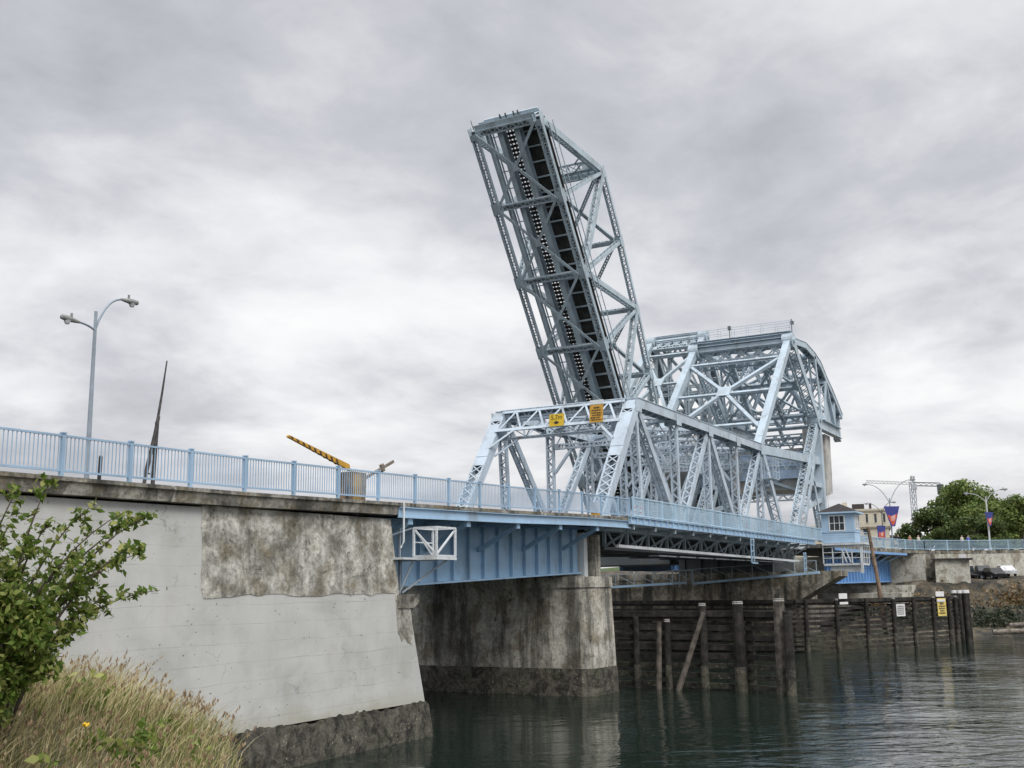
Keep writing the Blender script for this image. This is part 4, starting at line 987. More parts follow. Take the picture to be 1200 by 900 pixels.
# ------------------------------------------------------------------ cars on the ledge
def car(label, loc, rz, prof, glass, mat, L, W):
    t = thing('parked_car', label, 'car', loc, 'vehicles parked under the retaining wall', (0, 0, rz)); mt = ROOTINV[t.name]['mat']
    def B(mb, nm, m_, par=t): mb.v = [tuple(mt @ V(x)) for x in mb.v]; return mb.build(nm, m_, par)
    mb = MB(); n = len(prof); vs = []
    for s_ in (-1, 1):
        for x, z in prof: vs.append((x, s_*(W/2-(.16 if z > 1.0 else 0)), z))
    mb.add(vs, [tuple(range(n)), tuple(range(2*n-1, n-1, -1))]+[(i, n+i, n+(i+1)%n, (i+1)%n) for i in range(n)]); B(mb, 'body', mat)
    for s_ in (-1, 1):
        mb = MB(); y = s_*(W/2-.10); mb.prism([(x, y-.02, z) for x, z in glass], (0, .04, 0)); B(mb, 'side_window', 'glass')
    for x in (-L*.3, L*.31):
        for s_ in (-1, 1):
            mb = MB(); mb.disc((x, s_*(W/2-.09), .33), .33, .22, 16); w = B(mb, 'wheel', 'tyre'); mb = MB(); mb.disc((x, s_*(W/2-.07), .33), .19, .22, 12); B(mb, 'rim', 'lamp_steel', w)
    for s_ in (-1, 1): mb = MB(); mb.box(-L/2-.02, -L/2+.05, s_*W*.36-.15, s_*W*.36+.15, .62, .78); B(mb, 'headlight', 'white')
sedan = [(-2.2,.3),(-2.25,.72),(-1.25,.92),(-.55,1.40),(.65,1.42),(1.35,1.0),(2.15,.92),(2.2,.3)]; sg = [(-1.0,.95),(-.5,1.33),(.6,1.35),(1.15,1.0)]
hatch = [(-1.9,.3),(-1.95,.75),(-1.1,.95),(-.45,1.50),(1.2,1.52),(1.85,1.0),(1.9,.3)]; hg = [(-.9,1.0),(-.4,1.42),(1.1,1.44),(1.5,1.02)]
pick = [(-2.6,.4),(-2.65,.95),(-1.5,1.1),(-.9,1.75),(.45,1.78),(.6,1.1),(2.6,1.08),(2.6,.4)]; pg = [(-1.35,1.12),(-.85,1.66),(.35,1.68),(.45,1.12)]
suv = [(-2.3,.4),(-2.35,1.0),(-1.5,1.15),(-1.0,1.85),(1.9,1.85),(2.25,1.1),(2.3,.4)]; ug = [(-1.3,1.2),(-.9,1.74),(1.8,1.74),(2.0,1.2)]
car('low dark pickup parked beside the shed at the left end of the row', (155.6, 18.0, 6.42), R(-42), pick, pg, 'car_black', 5.2, 1.85)
car('dark grey van parked between the pickup and the white car', (160.2, 16.7, 6.45), R(24), suv, ug, 'car_dark', 4.6, 1.9)
car('black car parked half hidden in front of the white car', (155.9, 14.7, 6.42), R(30), hatch, hg, 'car_black', 3.8, 1.75)
car('white car parked at the right end of the row under the wall', (162.2, 13.9, 6.85), R(22), sedan, sg, 'car_white', 4.4, 1.8)

# ------------------------------------------------------------------ street lamps and banners
def lamp(label, base, h, tips, mat, r=.11):
    t = thing('street_lamp', label, 'street lamp', base, 'twin arm street lamps'); b = V(base)
    mb = MB(); mb.tube([b, b+V((0,0,h*.5)), b+V((0,0,h))], [r, r*.85, r*.62], 10); mb.build('pole', mat, t)
    mb = MB(); mb.tube([b, b+V((0,0,.4))], r*1.6, 10); mb.tube([b+V((0,0,h)), b+V((0,0,h+.35))], r*.62, 8); mb.build('collar', mat, t)
    for tp in tips:
        tp = V(tp); d = tp-(b+V((0,0,h))); pts = []
        for k in range(10):
            f = k/9; hz = math.sin(f*math.pi/2)**1.15 if True else f; q = .55*f+.45*(1-math.cos(f*math.pi/2)); pts.append(b+V((0,0,h-.5))+V((d.x*q, d.y*q, (d.z+.5)*math.sin(f*math.pi/2))))
        mb = MB(); mb.tube(pts, .05, 8); arm = mb.build('arm', mat, t)
        dh = V((d.x, d.y, .06)).normalized(); mb = MB(); L = .85
        mb.tube([tp-dh*.15, tp+dh*.1, tp+dh*.45, tp+dh*.8, tp+dh*L], [.05, .09, .135, .11, .04], 10); mb.build('lamp_head', 'lamp_head', arm)
        mb = MB(); mb.tube([tp+dh*.5+V((0,0,-.10)), tp+dh*.5+V((0,0,-.24))], [.15, .09], 10); mb.build('lens', 'lamp_white', arm)
        mb = MB(); mb.tube([tp+dh*.3+V((0,0,.1)), tp+dh*.3+V((0,0,.28))], .05, 8); mb.build('photocell', 'lamp_head', arm)
    return t
lamp('tall twin arm street lamp above the left approach railing', (31.9, 38.0, 9.45), 8.4, [(30.95, 38.0, 17.55), (33.35, 38.0, 19.05)], 'lamp_steel', .115)
def banner(label, c, w0, w1, h, nrm):
    n = V(nrm).normalized(); r = V((0,0,1)).cross(n).normalized(); c = V(c)
    t = thing('street_banner', label, 'banner', tuple(c), 'banners on the lamp posts')
    mb = MB(); mb.prism([c-r*w0/2+V((0,0,h/2)), c+r*w0/2+V((0,0,h/2)), c+r*w1/2-V((0,0,h/2)), c-r*w1/2-V((0,0,h/2))], n*.03); mb.build('cloth', 'bank_blue', t)
    for s_ in (-.008, .03):
        mb = MB(); o = n*s_; mb.prism([c+o-r*w0*.30+V((0,0,h*.08)), c+o+V((0,0,h*.0)), c+o+r*w0*.36+V((0,0,h*.14)), c+o+r*w1*.42-V((0,0,h*.36)), c+o-V((0,0,h*.46)), c+o-r*w1*.42-V((0,0,h*.32))], n*.006); e = mb.build('emblem', 'bank_red', t)
        mb = MB(); o = n*(s_-.006 if s_ < 0 else s_+.006); mb.prism([c+o-r*w0*.1-V((0,0,h*.02)), c+o+r*w0*.2+V((0,0,h*.1)), c+o+r*w0*.16-V((0,0,h*.2)), c+o-r*w0*.06-V((0,0,h*.24))], n*.005); mb.build('emblem_highlight', 'bank_pink', e)
vn = V((-.8, -.6, 0))
rr = V((0,0,1)).cross(vn).normalized()
lamp('far twin arm street lamp with a blue and red banner by the beige building', (172.8, 29.9, 10.4), 8.0, [(170.5, 32.5, 20.8), (173.5, 26.9, 21.4)], 'lamp_steel', .13)
banner('blue and red tapered banner on the lamp post next to the beige building', (172.3, 29.6, 16.0), 2.5, .7, 3.0, vn)
lamp('pale twin arm street lamp with a banner in front of the leafy trees', (164.6, 15.7, 10.4), 7.0, [(162.6, 17.6, 18.1), (164.7, 13.7, 18.6)], 'lamp_white', .13)
banner('blue and red tapered banner on the pale lamp post in front of the trees', (164.2, 15.45, 14.6), 1.25, .35, 1.9, vn)
lamp('distant slim street lamp behind the first banner beyond the far railing', (205, 37.0, 10.8), 8.0, [(203.6, 38.8, 20.2), (205.5, 35.3, 20.4)], 'dark_steel', .12)
banner('small distant pink and blue banner below and left of the first banner', (204.5, 37.2, 15.0), 1.6, 1.3, 2.6, vn)

# ------------------------------------------------------------------ traffic gates and furniture on the left approach
t = thing('traffic_gate', 'raised slim barrier arm on splayed legs standing upright above the left railing', 'barrier gate', (27.7, 30, 9.4))
mb = MB(); mb.tube([(28.05, 30, 9.4), (28.15, 30, 12.2)], .075, 6); mb.tube([(27.55, 30, 9.4), (28.0, 30, 11.4), (28.2, 30, 12.4)], .065, 6)
for z in (10.3, 11.1): mb.bar((27.72+.18*(z-10.3), 30, z), (28.1, 30, z), .05, .05)
mb.build('frame', 'dark_arm', t)
mb = MB(); mb.tube([(27.72, 30.05, 10.3), (28.12, 30, 12.0), (28.32, 30, 13.3), (28.48, 30, 14.5)], [.035, .055, .04, .025], 6); mb.build('arm', 'dark_arm', t)
t = thing('control_cabinet', 'brown and gold gate cabinet behind the railing with two barrier arms', 'barrier gate', (39.8, 30, 9.6))
mb = MB(); mb.box(39.35, 40.35, 29.7, 30.5, 9.55, 11.35); mb.build('cabinet', 'brown', t)
mb = MB(); mb.box(39.42, 39.98, 29.68, 29.697, 9.7, 11.25); mb.build('door_panel', 'gold', t)
mb = MB(); mb.prism([(39.5, 29.9, 11.40), (39.4, 29.9, 11.68), (35.28, 29.9, 12.53), (35.22, 29.9, 12.45)], (0, .14, 0)); arm = mb.build('striped_arm', 'gold', t)
arm.data.materials[0] = M['amber']
mb = MB()
for k in range(9):
    f = .04+k*.098; x = lerp(35.3, 39.2, f); zc = lerp(12.49, 11.56, f); hh = lerp(.04, .125, f); mb.prism([(x-.02, 29.885, zc-hh*.9), (x+.09, 29.885, zc-hh*.9-.02), (x+.0, 29.885, zc+hh*.9-.02), (x-.11, 29.885, zc+hh*.9)], (0, .17, 0))
mb.build('black_stripes', 'black', arm)
mb = MB(); mb.bar((40.2, 30, 10.95), (42.95, 30, 12.15), .09, .13); mb.bar((41.95, 30, 11.72), (42.15, 30, 11.81), .12, .36); mb.build('counter_arm', 'weathered', t)
mb = MB(); mb.box(40.1, 40.5, 29.8, 30.3, 10.7, 11.2); mb.box(40.0, 40.6, 29.85, 30.2, 11.12, 11.22); mb.build('pivot_box', 'black', t)
for (x, lab) in ((24.15, 'short black bollard behind the left railing near the tall street lamp'), (37.0, 'short black bollard behind the railing left of the gate cabinet')):
    mb = MB(); mb.tube([(x, 28.2, 9.3), (x+.03, 28.2, 10.42), (x+.03, 28.2, 10.46)], [.06, .06, .03], 8); tag(mb.build('bollard', 'black'), lab, 'bollard', 'black bollards on the approach')
t = thing('utility_box', 'small grey box on a gold base standing by the near portal leg', 'utility box', (62.4, 28.2, 10.4)); mb = MB(); mb.box(61.9, 62.7, 28.0, 28.5, 10.66, 11.3); mb.build('case', 'grey_panel', t); mb = MB(); mb.box(61.95, 62.65, 28.02, 28.48, 10.35, 10.66); mb.build('base', 'amber', t)
for dx, lab in ((0, 'red and white banded post behind the mesh railing by the first hanger'), (1.0, 'second red and white banded post just right of the first behind the mesh railing')):
    t = thing('warning_post', lab, 'post', (68.2+dx, 28.1, 10.4), 'banded posts by the portal'); mb = MB(); mb.tube([(68.2+dx, 28.1, 10.4), (68.2+dx, 28.1, 11.5)], .09, 8); mb.build('post', 'white', t)
    for z in (10.9, 11.25): mb = MB(); mb.tube([(68.2+dx, 28.1, z), (68.2+dx, 28.1, z+.17)], .095, 8); mb.build('red_band', 'bank_red', t)

# ------------------------------------------------------------------ background buildings
def building(name, label, c, w, d, z0, h, rz, wall, trim, floors, cols, roofkit):
    t = thing(name, label, 'building', (c[0], c[1], z0), 'buildings beyond the far approach', (0, 0, rz)); mt = ROOTINV[t.name]['mat']
    def B(mb, nm, m_, par=t): mb.v = [tuple(mt @ V(x)) for x in mb.v]; return mb.build(nm, m_, par)
    mb = MB(); mb.box(-d/2, d/2, -w/2, w/2, -5, h); B(mb, 'wall', wall)
    mb = MB(); mb.box(-d/2-.5, d/2+.5, -w/2-.5, w/2+.5, h-.55, h+.1); mb.box(-d/2-.3, d/2+.3, -w/2-.3, w/2+.3, h-.9, h-.56); mb.box(-d/2-.2, d/2+.2, -w/2-.2, w/2+.2, h*.62, h*.62+.35); B(mb, 'cornice', trim)
    for f in range(floors):
        zc = h*(.2+.62*f/max(1, floors-1)) if floors > 1 else h*.5; hh = h*.30 if f == 0 else h*.17
        for k in range(cols):
            y = -w/2+w*(k+.5)/cols
            mb = MB(); mb.box(-d/2-.03, -d/2+.1, y-w*.13/cols*2.0/2, y+w*.13/cols*2.0/2, zc-hh/2, zc+hh/2); wn = B(mb, 'window', 'glass')
            mb = MB(); mb.box(-d/2-.16, -d/2-.02, y-w*.2/cols, y+w*.2/cols, zc+hh/2+.02, zc+hh/2+.3); mb.box(-d/2-.14, -d/2-.02, y-w*.18/cols, y+w*.18/cols, zc-hh/2-.25, zc-hh/2-.02); B(mb, 'window_frame', trim, wn)
        for k in range(max(2, int(cols*.7))):
            x = -d/2+d*(k+.5)/max(2, int(cols*.7)); mb = MB(); mb.box(x-.45, x+.45, -w/2-.03, -w/2+.1, zc-hh/2, zc+hh/2); B(mb, 'window', 'glass')
    for (x, y, a, b, z, m_) in roofkit: mb = MB(); mb.box(x-a, x+a, y-b, y+b, h+.1, h+.1+z); B(mb, 'chimney', m_)
    return t
building('beige_building', 'beige classical stucco building with arched rows of windows behind the operator house', (399, 79), 17, 16, 14, 17.4, R(14), 'beige', 'beige_trim', 2, 6, [(-3, 1, 1.5, 2.0, 2.0, 'roof'), (-5, 5.5, .7, .8, 2.6, 'beige'), (-4, -3, .4, .4, 2.2, 'roof')])
building('office_building', 'low pale building with red brick stack under the counterweight, left of the operator house', (300, 76), 46, 20, 12, 9.0, R(10), 'beige_trim', 'beige', 2, 12, [(-6, 14, 1, 1, 2.4, 'brick'), (-6, 8, 1.0, 1.6, 1.6, 'brick'), (-4, -10, .6, .6, 1.8, 'roof')])
building('far_hotel', 'pale grey block half hidden behind the right hand trees', (420, 6), 60, 16, 14, 19, R(6), 'beige_trim', 'grey_panel', 5, 12, [(-2, 5, 3, 6, 2, 'grey_panel')])
building('shop_block', 'low white block with dark awning between the lamp posts and the trees', (335, 58), 13, 14, 12, 7.5, R(10), 'beige_trim', 'roof', 3, 5, [(-2, 3, 1, 1, 2, 'roof')])
# tower crane
t = thing('tower_crane', 'distant grey tower crane above the trees', 'crane', (529, 81, 12))
def lattice_mast(mb, p, q, w, n):
    p = V(p); q = V(q); a = (q-p).normalized(); u = a.cross(V((.3,.9,.2))).normalized(); v = a.cross(u)
    cs = [u*w/2+v*w/2, u*w/2-v*w/2, -u*w/2-v*w/2, -u*w/2+v*w/2]
    for c in cs: mb.bar(p+c, q+c, .22, .22)
    for k in range(n):
        for i in range(4): mb.bar(lerp(p, q, k/n)+cs[i], lerp(p, q, (k+1)/n)+cs[(i+1)%4], .12, .12)
mb = MB(); lattice_mast(mb, (529, 81, 12), (529, 81, 52), 1.9, 14); lattice_mast(mb, (529, 81, 52), (528.5, 80.5, 54.5), 1.2, 1); mb.build('mast', 'lamp_steel', t)
mb = MB(); lattice_mast(mb, (529, 81, 51), (517, 99, 52.0), 1.1, 12); mb.build('jib', 'lamp_white', t)
mb = MB(); lattice_mast(mb, (529, 81, 50.8), (536, 70, 50.4), 1.5, 5); mb.build('counter_jib', 'dark_steel', t)
mb = MB(); mb.box(534.5, 537.5, 68.6, 71.2, 47, 50.5); mb.build('ballast', 'dark_steel', t)
mb = MB(); mb.box(527.2, 529.4, 79, 81, 48.2, 50.6); mb.build('cab', 'grey_panel', t)
for (x, y, z, lab) in ((300, 69.5, 38, 'thin tall aerial mast above the operator house roof'), (301, 68, 31, 'shorter thin aerial mast right of the tall one'),):
    mb = MB(); mb.tube([(x, y, 12), (x, y, z)], [.12, .05], 6); tag(mb.build('aerial_mast', 'lamp_steel'), lab, 'aerial mast', 'aerial masts')
# boats glimpsed under the leaf
for i, (x, y, L, lab) in enumerate([(236, 98, 17, 'large white motor yacht moored far off under the bridge, nearest the pier'), (248, 94.5, 15, 'large white motor yacht moored far off under the bridge, middle of three'), (247, 87, 16, 'large white motor yacht moored far off under the bridge, furthest right')]):
    t = thing('motor_yacht', lab, 'boat', (x, y, 0), 'boats moored beyond the bridge')
    mb = MB(); hull = [(-.5, 0), (-.42, .16), (.2, .17), (.5, 0), (.2, -.17), (-.42, -.16)]
    vs = [(x+b*L*.9, y+a*L, 0) for a, b in hull]+[(x+b*L*1.1, y+a*L*1.06, 2.6) for a, b in hull]
    mb.add(vs, [(5,4,3,2,1,0), (6,7,8,9,10,11)]+[(k, (k+1)%6, 6+(k+1)%6, 6+k) for k in range(6)]); mb.build('hull', 'boat', t)
    mb = MB(); mb.box(x-L*.13, x+L*.13, y-L*.3, y+L*.2, 2.6, 5.2); mb.box(x-L*.10, x+L*.10, y-L*.2, y+L*.1, 5.2, 7.2); cb = mb.build('cabin', 'boat', t); mb = MB(); mb.box(x-L*.132, x+L*.132, y-L*.26, y+L*.16, 3.6, 4.5); mb.box(x-L*.102, x+L*.102, y-L*.18, y+L*.08, 6.0, 6.7); mb.build('cabin_window', 'glass', cb)
    mb = MB(); mb.tube([(x, y, 7.2), (x, y, 9.6)], .09, 6); mb.bar((x, y-1, 8.6), (x, y+1, 8.6), .1, .1); mb.build('radar_mast', 'boat', t)

# ------------------------------------------------------------------ foliage
def leaf_mesh(name, centers, normals_jit, size, mat, parent, elong=1.6, outward=None, up=.35):
    n = len(centers); c = np.asarray(centers, float)
    a = RNG.normal(size=(n, 3)); a /= np.linalg.norm(a, axis=1)[:, None]
    if outward is not None: a = a*.8+outward
    a[:, 2] += up*RNG.random(n); a /= np.linalg.norm(a, axis=1)[:, None]
    r = RNG.normal(size=(n, 3)); u = np.cross(a, r); u /= np.linalg.norm(u, axis=1)[:, None]; v = np.cross(a, u)
    s = size*(.6+.8*RNG.random(n))[:, None]
    P0 = c-u*s*.5*elong; P2 = c+u*s*.5*elong; P1 = c+v*s*.42+a*s*.10; P3 = c-v*s*.42+a*s*.10
    V_ = np.stack([P0, P1, P2, P3], 1).reshape(-1, 3)
    if parent is not None: inv = np.array(ROOTINV[parent.name]['inv']); V_ = V_ @ inv[:3, :3].T+inv[:3, 3]
    F = np.arange(4*n).reshape(-1, 4)
    me = bpy.data.meshes.new(name); me.vertices.add(4*n); me.vertices.foreach_set('co', V_.ravel())
    me.loops.add(4*n); me.loops.foreach_set('vertex_index', F.ravel()); me.polygons.add(n); me.polygons.foreach_set('loop_start', np.arange(0, 4*n, 4)); me.polygons.foreach_set('loop_total', np.full(n, 4))
    me.update(calc_edges=True); me.materials.append(M[mat]); o = bpy.data.objects.new(name, me); COL.objects.link(o)
    if parent is not None: o.parent = parent
    return o
def tree(label, base, h, rad, nl, mat, seed, lobes=26, size=.75):
    rng = np.random.default_rng(seed); t = thing('broadleaf_tree', label, 'tree', base, 'trees behind the far approach'); b = V(base)
    mb = MB(); mb.tube([b, b+V((.1,.1,h*.3)), b+V((.2,-.1,h*.62))], [h*.028, h*.02, h*.01], 8)
    cs = []; outs = []
    for k in range(lobes):
        an = rng.random()*6.283; f = rng.random(); zz = .22+.76*f; rr_ = rad*(1-abs(zz-.45)**1.6*1.45)*math.sqrt(rng.random()*.9+.1)
        c = V((b.x+rr_*math.cos(an), b.y+rr_*math.sin(an), b.z+h*zz)); lr = rad*(.20+.16*rng.random())
        mb.tube([b+V((.1,.1,h*min(.6, zz*.7))), lerp(b+V((0,0,h*.5)), c, .6), c], [h*.010, h*.006, h*.002], 5)
        m_ = int(nl/lobes); d = rng.normal(size=(m_, 3)); d /= np.linalg.norm(d, axis=1)[:, None]; rad_ = lr*(.45+.75*rng.random(m_)**.6)
        cs.append(np.array(c)+d*rad_[:, None]*np.array([1, 1, .78])); outs.append(d)
    mb.build('trunk', 'bark', t)
    leaf_mesh('crown', np.concatenate(cs), None, size, mat, t, 1.4, np.concatenate(outs)*.7)
    return t
tree('large round green tree in the middle of the group behind the railing', (246, 27.2, 10.5), 15.0, 8.2, 17000, 'tree_leaf', 1, 50, .46)
tree('smaller dark green tree at the left of the group behind the railing', (232, 33.5, 10.5), 9.6, 5.0, 8000, 'tree_leaf_dark', 2, 28, .42)
tree('green tree right of the pale lamp post behind the railing', (243, 17, 10.5), 11.8, 7.0, 9000, 'tree_leaf', 3, 32, .42)
tree('dark tree at the far right edge behind the railing', (262, 7, 10.5), 13.0, 7.2, 8000, 'tree_leaf_dark', 4, 28, .45)
tree('low dark tree filling in below the large round tree', (226, 24, 10.4), 7.5, 5.5, 7000, 'tree_leaf_dark', 5, 24, .42)

# shrub on the near bank
sh = thing('leafy_shrub', 'tall green leafy shrub on the grassy bank at the left edge', 'shrub', (5.85, 7.95, 4.95))
tips = [[6.06,7.62,7.05],[5.68,7.53,6.93],[6.4,7.51,6.85],[6.62,7.35,6.8],[6.77,7.29,6.77],[6.73,7.15,6.78],[6.78,7.1,6.13],[6.48,7.08,6.49],[5.98,7.5,6.69],[5.55,7.46,6.6],[6.17,7.34,6.22],[6.45,7.3,6.08],[5.81,7.47,6.48],[5.74,7.54,6.09],[6.02,7.49,5.95],[5.47,7.76,6.74],[5.42,7.96,6.49],[6.24,7.35,5.84],[6.12,7.44,5.62],[5.6,7.3,6.2],[5.3,7.6,6.2],[5.75,7.35,5.8],[5.55,7.65,5.7],[6.68,7.2,6.45],[6.1,7.2,6.5],[5.9,7.7,6.3],[5.5,7.5,6.45]]
mb = MB(); cen = []
for i, tp in enumerate(tips):
    tp = V(tp); b0 = V((5.85+random.uniform(-.15,.15), 7.95+random.uniform(-.1,.1), 4.9)); far = (tp-V((5.7, 7.6, 6.1))).length
    m_ = lerp(b0, tp, .5)+V((random.uniform(-.22,-.08), random.uniform(.05,.18), .30+.22*far))
    bz = lambda f: b0*(1-f)**2+m_*2*f*(1-f)+tp*f*f
    mb.tube([bz(f) for f in np.linspace(0, 1, 11)], [.018*(1-f)+.0025 for f in np.linspace(0, 1, 11)], 6)
    for q in range(16):   # side twigs carrying the leaves
        f = random.uniform(.40, .99); p = bz(f); L = .30*(1.12-f)+.05; e = p+V((random.gauss(0,.6), random.gauss(0,.6), random.gauss(.15,.45))).normalized()*L*random.uniform(.6, 1.2)
        mb.tube([p, e], [.004, .0015], 4)
        for k in range(9): ff = random.random()**.7; c = lerp(p, e, ff); cen.append((c.x+random.gauss(0,.018), c.y+random.gauss(0,.018), c.z+random.gauss(0,.018)))
    for k in range(22): p = bz(random.uniform(.5, 1)); cen.append((p.x+random.gauss(0,.02), p.y+random.gauss(0,.02), p.z+random.gauss(0,.02)))
for c, r, n in (((5.62,7.55,6.0), .21, 750), ((5.80,7.45,5.80), .20, 650), ((5.45,7.7,6.05), .25, 800), ((5.75,7.6,5.52), .22, 700), ((5.3,7.8,5.6), .3, 900), ((5.95,7.5,5.98), .12, 160), ((5.95,7.42,5.55), .13, 250), ((5.6,7.6,5.3), .22, 600)):
    for k in range(int(n*.75)): d = V((random.gauss(0,1), random.gauss(0,1), random.gauss(0,1))).normalized()*r*random.random()**.45; cen.append((c[0]+d.x, c[1]+d.y, c[2]+d.z))
mb.build('branches', 'bark', sh); leaf_mesh('foliage', cen, None, .041, 'shrub_leaf', sh, 1.7, None, .5)

# grass on the near bank
def blades(name, n, mat, hmin, hmax, wid, seed, region, lean=.35, seedhead=False):
    rng = np.random.default_rng(seed); vs = []; fs = []; sv = []; k = 0
    xs = rng.uniform(region[0], region[1], n); ys = rng.uniform(region[2], region[3], n)
    for i in range(n):
        x, y = xs[i], ys[i]; z = near_z(x, y)-.03
        edge = y-(.95*x-.1)
        if edge < rng.normal(0, .2): continue
        patch = .72+.42*math.sin(x*1.9+1.3*math.sin(y*1.4))*math.cos(y*1.6+.5)
        h = rng.uniform(hmin, hmax)*max(.45, patch)*(1.0 if y > 7.4 else .72)*min(1, .55+.3*max(0, edge)); an = rng.normal(-.9, .8); l = abs(rng.normal(lean, .28))*h; dx, dy = math.cos(an)*l, math.sin(an)*l
        ta = rng.random()*6.283; tx, ty = math.cos(ta)*wid/2, math.sin(ta)*wid/2; o = len(vs)
        for f, w in ((0, 1), (.4, .9), (.75, .6), (1, .12)):
            px, py, pz = x+dx*f*f, y+dy*f*f, z+h*(f-.12*f*f*min(1.5, l/h*2)); vs += [(px-tx*w, py-ty*w, pz), (px+tx*w, py+ty*w, pz)]
        for j in range(3): fs.append((o+2*j, o+2*j+1, o+2*j+3, o+2*j+2))
        if seedhead and rng.random() < .13:
            px, py, pz = x+dx, y+dy, z+h*(1-.12*min(1.5, l/h*2))
            for q in range(7):
                f = q/7; cx, cy, cz = px-dx*.17*f+rng.normal(0,.005), py-dy*.17*f+rng.normal(0,.005), pz-h*.14*f; s = .010+.010*rng.random(); b = len(sv); aa = rng.random()*6.283
                ux, uy = math.cos(aa)*s*.55, math.sin(aa)*s*.55; sv += [(cx-ux, cy-uy, cz), (cx+ux*.2, cy+uy*.2, cz-s), (cx+ux, cy+uy, cz), (cx-ux*.2, cy-uy*.2, cz+s*1.4)]
    o = MB(); o.v = vs; o.f = fs; ob = o.build(name, mat); tag(ob, None, None, None, 'stuff')
    if sv: s_ = MB(); s_.v = sv; s_.f = [(4*i, 4*i+1, 4*i+2, 4*i+3) for i in range(len(sv)//4)]; sb = s_.build('grass_seed_heads', 'seed'); tag(sb, 'brownish seed heads on the tall dry grass', 'grass', None, 'stuff')
    return ob
tag(blades('dry_grass', 27000, 'grass', .32, .66, .0075, 11, (2.6, 8.6, 3.2, 11), .55, True), 'tall dry straw coloured grass on the near bank', 'grass')
tag(blades('green_grass', 11500, 'grass_green', .28, .52, .009, 12, (2.6, 8.4, 3.2, 11), .45), 'shorter green grass among the dry stalks on the near bank', 'grass')
for i, (x, y, lab) in enumerate([(4.75, 5.0, 'yellow wildflower at the bottom edge among the grass, rightmost of the bunch'), (4.6, 5.15, 'yellow wildflower at the bottom edge among the grass, left of its neighbour'), (5.9, 6.9, 'single yellow wildflower higher up the grassy bank')]):
    z = near_z(x, y); t = thing('wildflower', lab, 'flower', (x, y, z), 'yellow wildflowers'); mb = MB(); mb.tube([(x, y, z), (x, y-.02, z+.52)], .004, 5); mb.build('stem', 'grass_green', t); mb = MB()
    for k in range(9): a = k*.7; mb.tube([(x, y-.02, z+.52), (x+.022*math.cos(a), y-.02+.022*math.sin(a), z+.53+.008*(k % 3))], [.006, .009], 5)
    mb.build('petals', 'flower', t)
wd = []; rng = np.random.default_rng(21)
for i in range(60):
    x = rng.uniform(3.2, 7.6); y = rng.uniform(4, 9.5)
    if y < .95*x+.15: continue
    z = near_z(x, y); n_ = int(rng.integers(15, 40)); hh = rng.uniform(.12, .38)
    for k in range(n_): wd.append((x+rng.normal(0, .07), y+rng.normal(0, .07), z+hh*rng.random()))
o = leaf_mesh('broadleaf_weeds', wd, None, .06, 'shrub_leaf', None, 1.5, None, .6); tag(o, 'green broadleaf weeds scattered among the grass on the near bank', 'weeds', None, 'stuff')
# far bank: scrub and driftwood logs, netting
rng = np.random.default_rng(5); cs = []; cg = []
for i in range(60000):
    f = rng.random(); x = lerp(132, 178, f); y = lerp(26, -32, f)+rng.normal(0, 5); d = shore_d(x, y); k = math.sin(x*.8)+math.sin(y*1.1+x*.3)
    if 8.5 < d < 13.8 and rng.random() < .35+.6*(k > -.4): cs.append((x, y, interp(d, PROF)+rng.random()**2*.8))
    elif 3.5 < d <= 9.5 and rng.random() < .25+.6*(k > .1): cg.append((x, y, interp(d, PROF)+rng.random()**2*.45))
o = leaf_mesh('bank_scrub', cs, None, .26, 'bank_scrub', None, 1.8, None, .8); tag(o, 'dry brown scrub along the top of the far bank', 'scrub', None, 'stuff')
o = leaf_mesh('bank_weeds', cg, None, .22, 'bank_weed', None, 1.6, None, .8); tag(o, 'dark green weeds low on the far bank', 'weeds', None, 'stuff')
for i, (a, b, r, lab) in enumerate([((136.8, 13.6, .55), (141, 3, .75), .3, 'long pale driftwood log lying at the foot of the far bank'), ((139.0, 12.0, 1.25), (143, 2, 1.5), .26, 'brown driftwood log lying higher up the far bank')]):
    mb = MB(); mb.tube([a, lerp(V(a), V(b), .5)+V((0,0,.08)), b], [r, r*.9, r*.7], 9); tag(mb.build('driftwood_log', 'weathered'), lab, 'log', 'logs on the far bank')

lw = thing('ledge_wall', 'low dark stone ledge wall holding up the car ledge on the far bank', 'wall', (158, 13, 5))
mb = MB(); P_ = [(150.5, 19.0, 6.2), (152.6, 16.6, 6.35), (154.6, 13.0, 6.5), (156.6, 9.6, 6.7), (161, 2, 7.0), (171, -13, 7.2)]; vs = []; fs = []
for x, y, z in P_: vs += [(x, y, z), (x+.5, y+.2, z), (x+.5, y+.2, 3), (x-.3, y-.1, 3)]
for i in range(len(P_)-1):
    for k in range(4): fs.append((i*4+k, i*4+(k+1)%4, (i+1)*4+(k+1)%4, (i+1)*4+k))
fs += [(3,2,1,0)]; mb.add(vs, fs).build('wall_face', 'rock', lw)
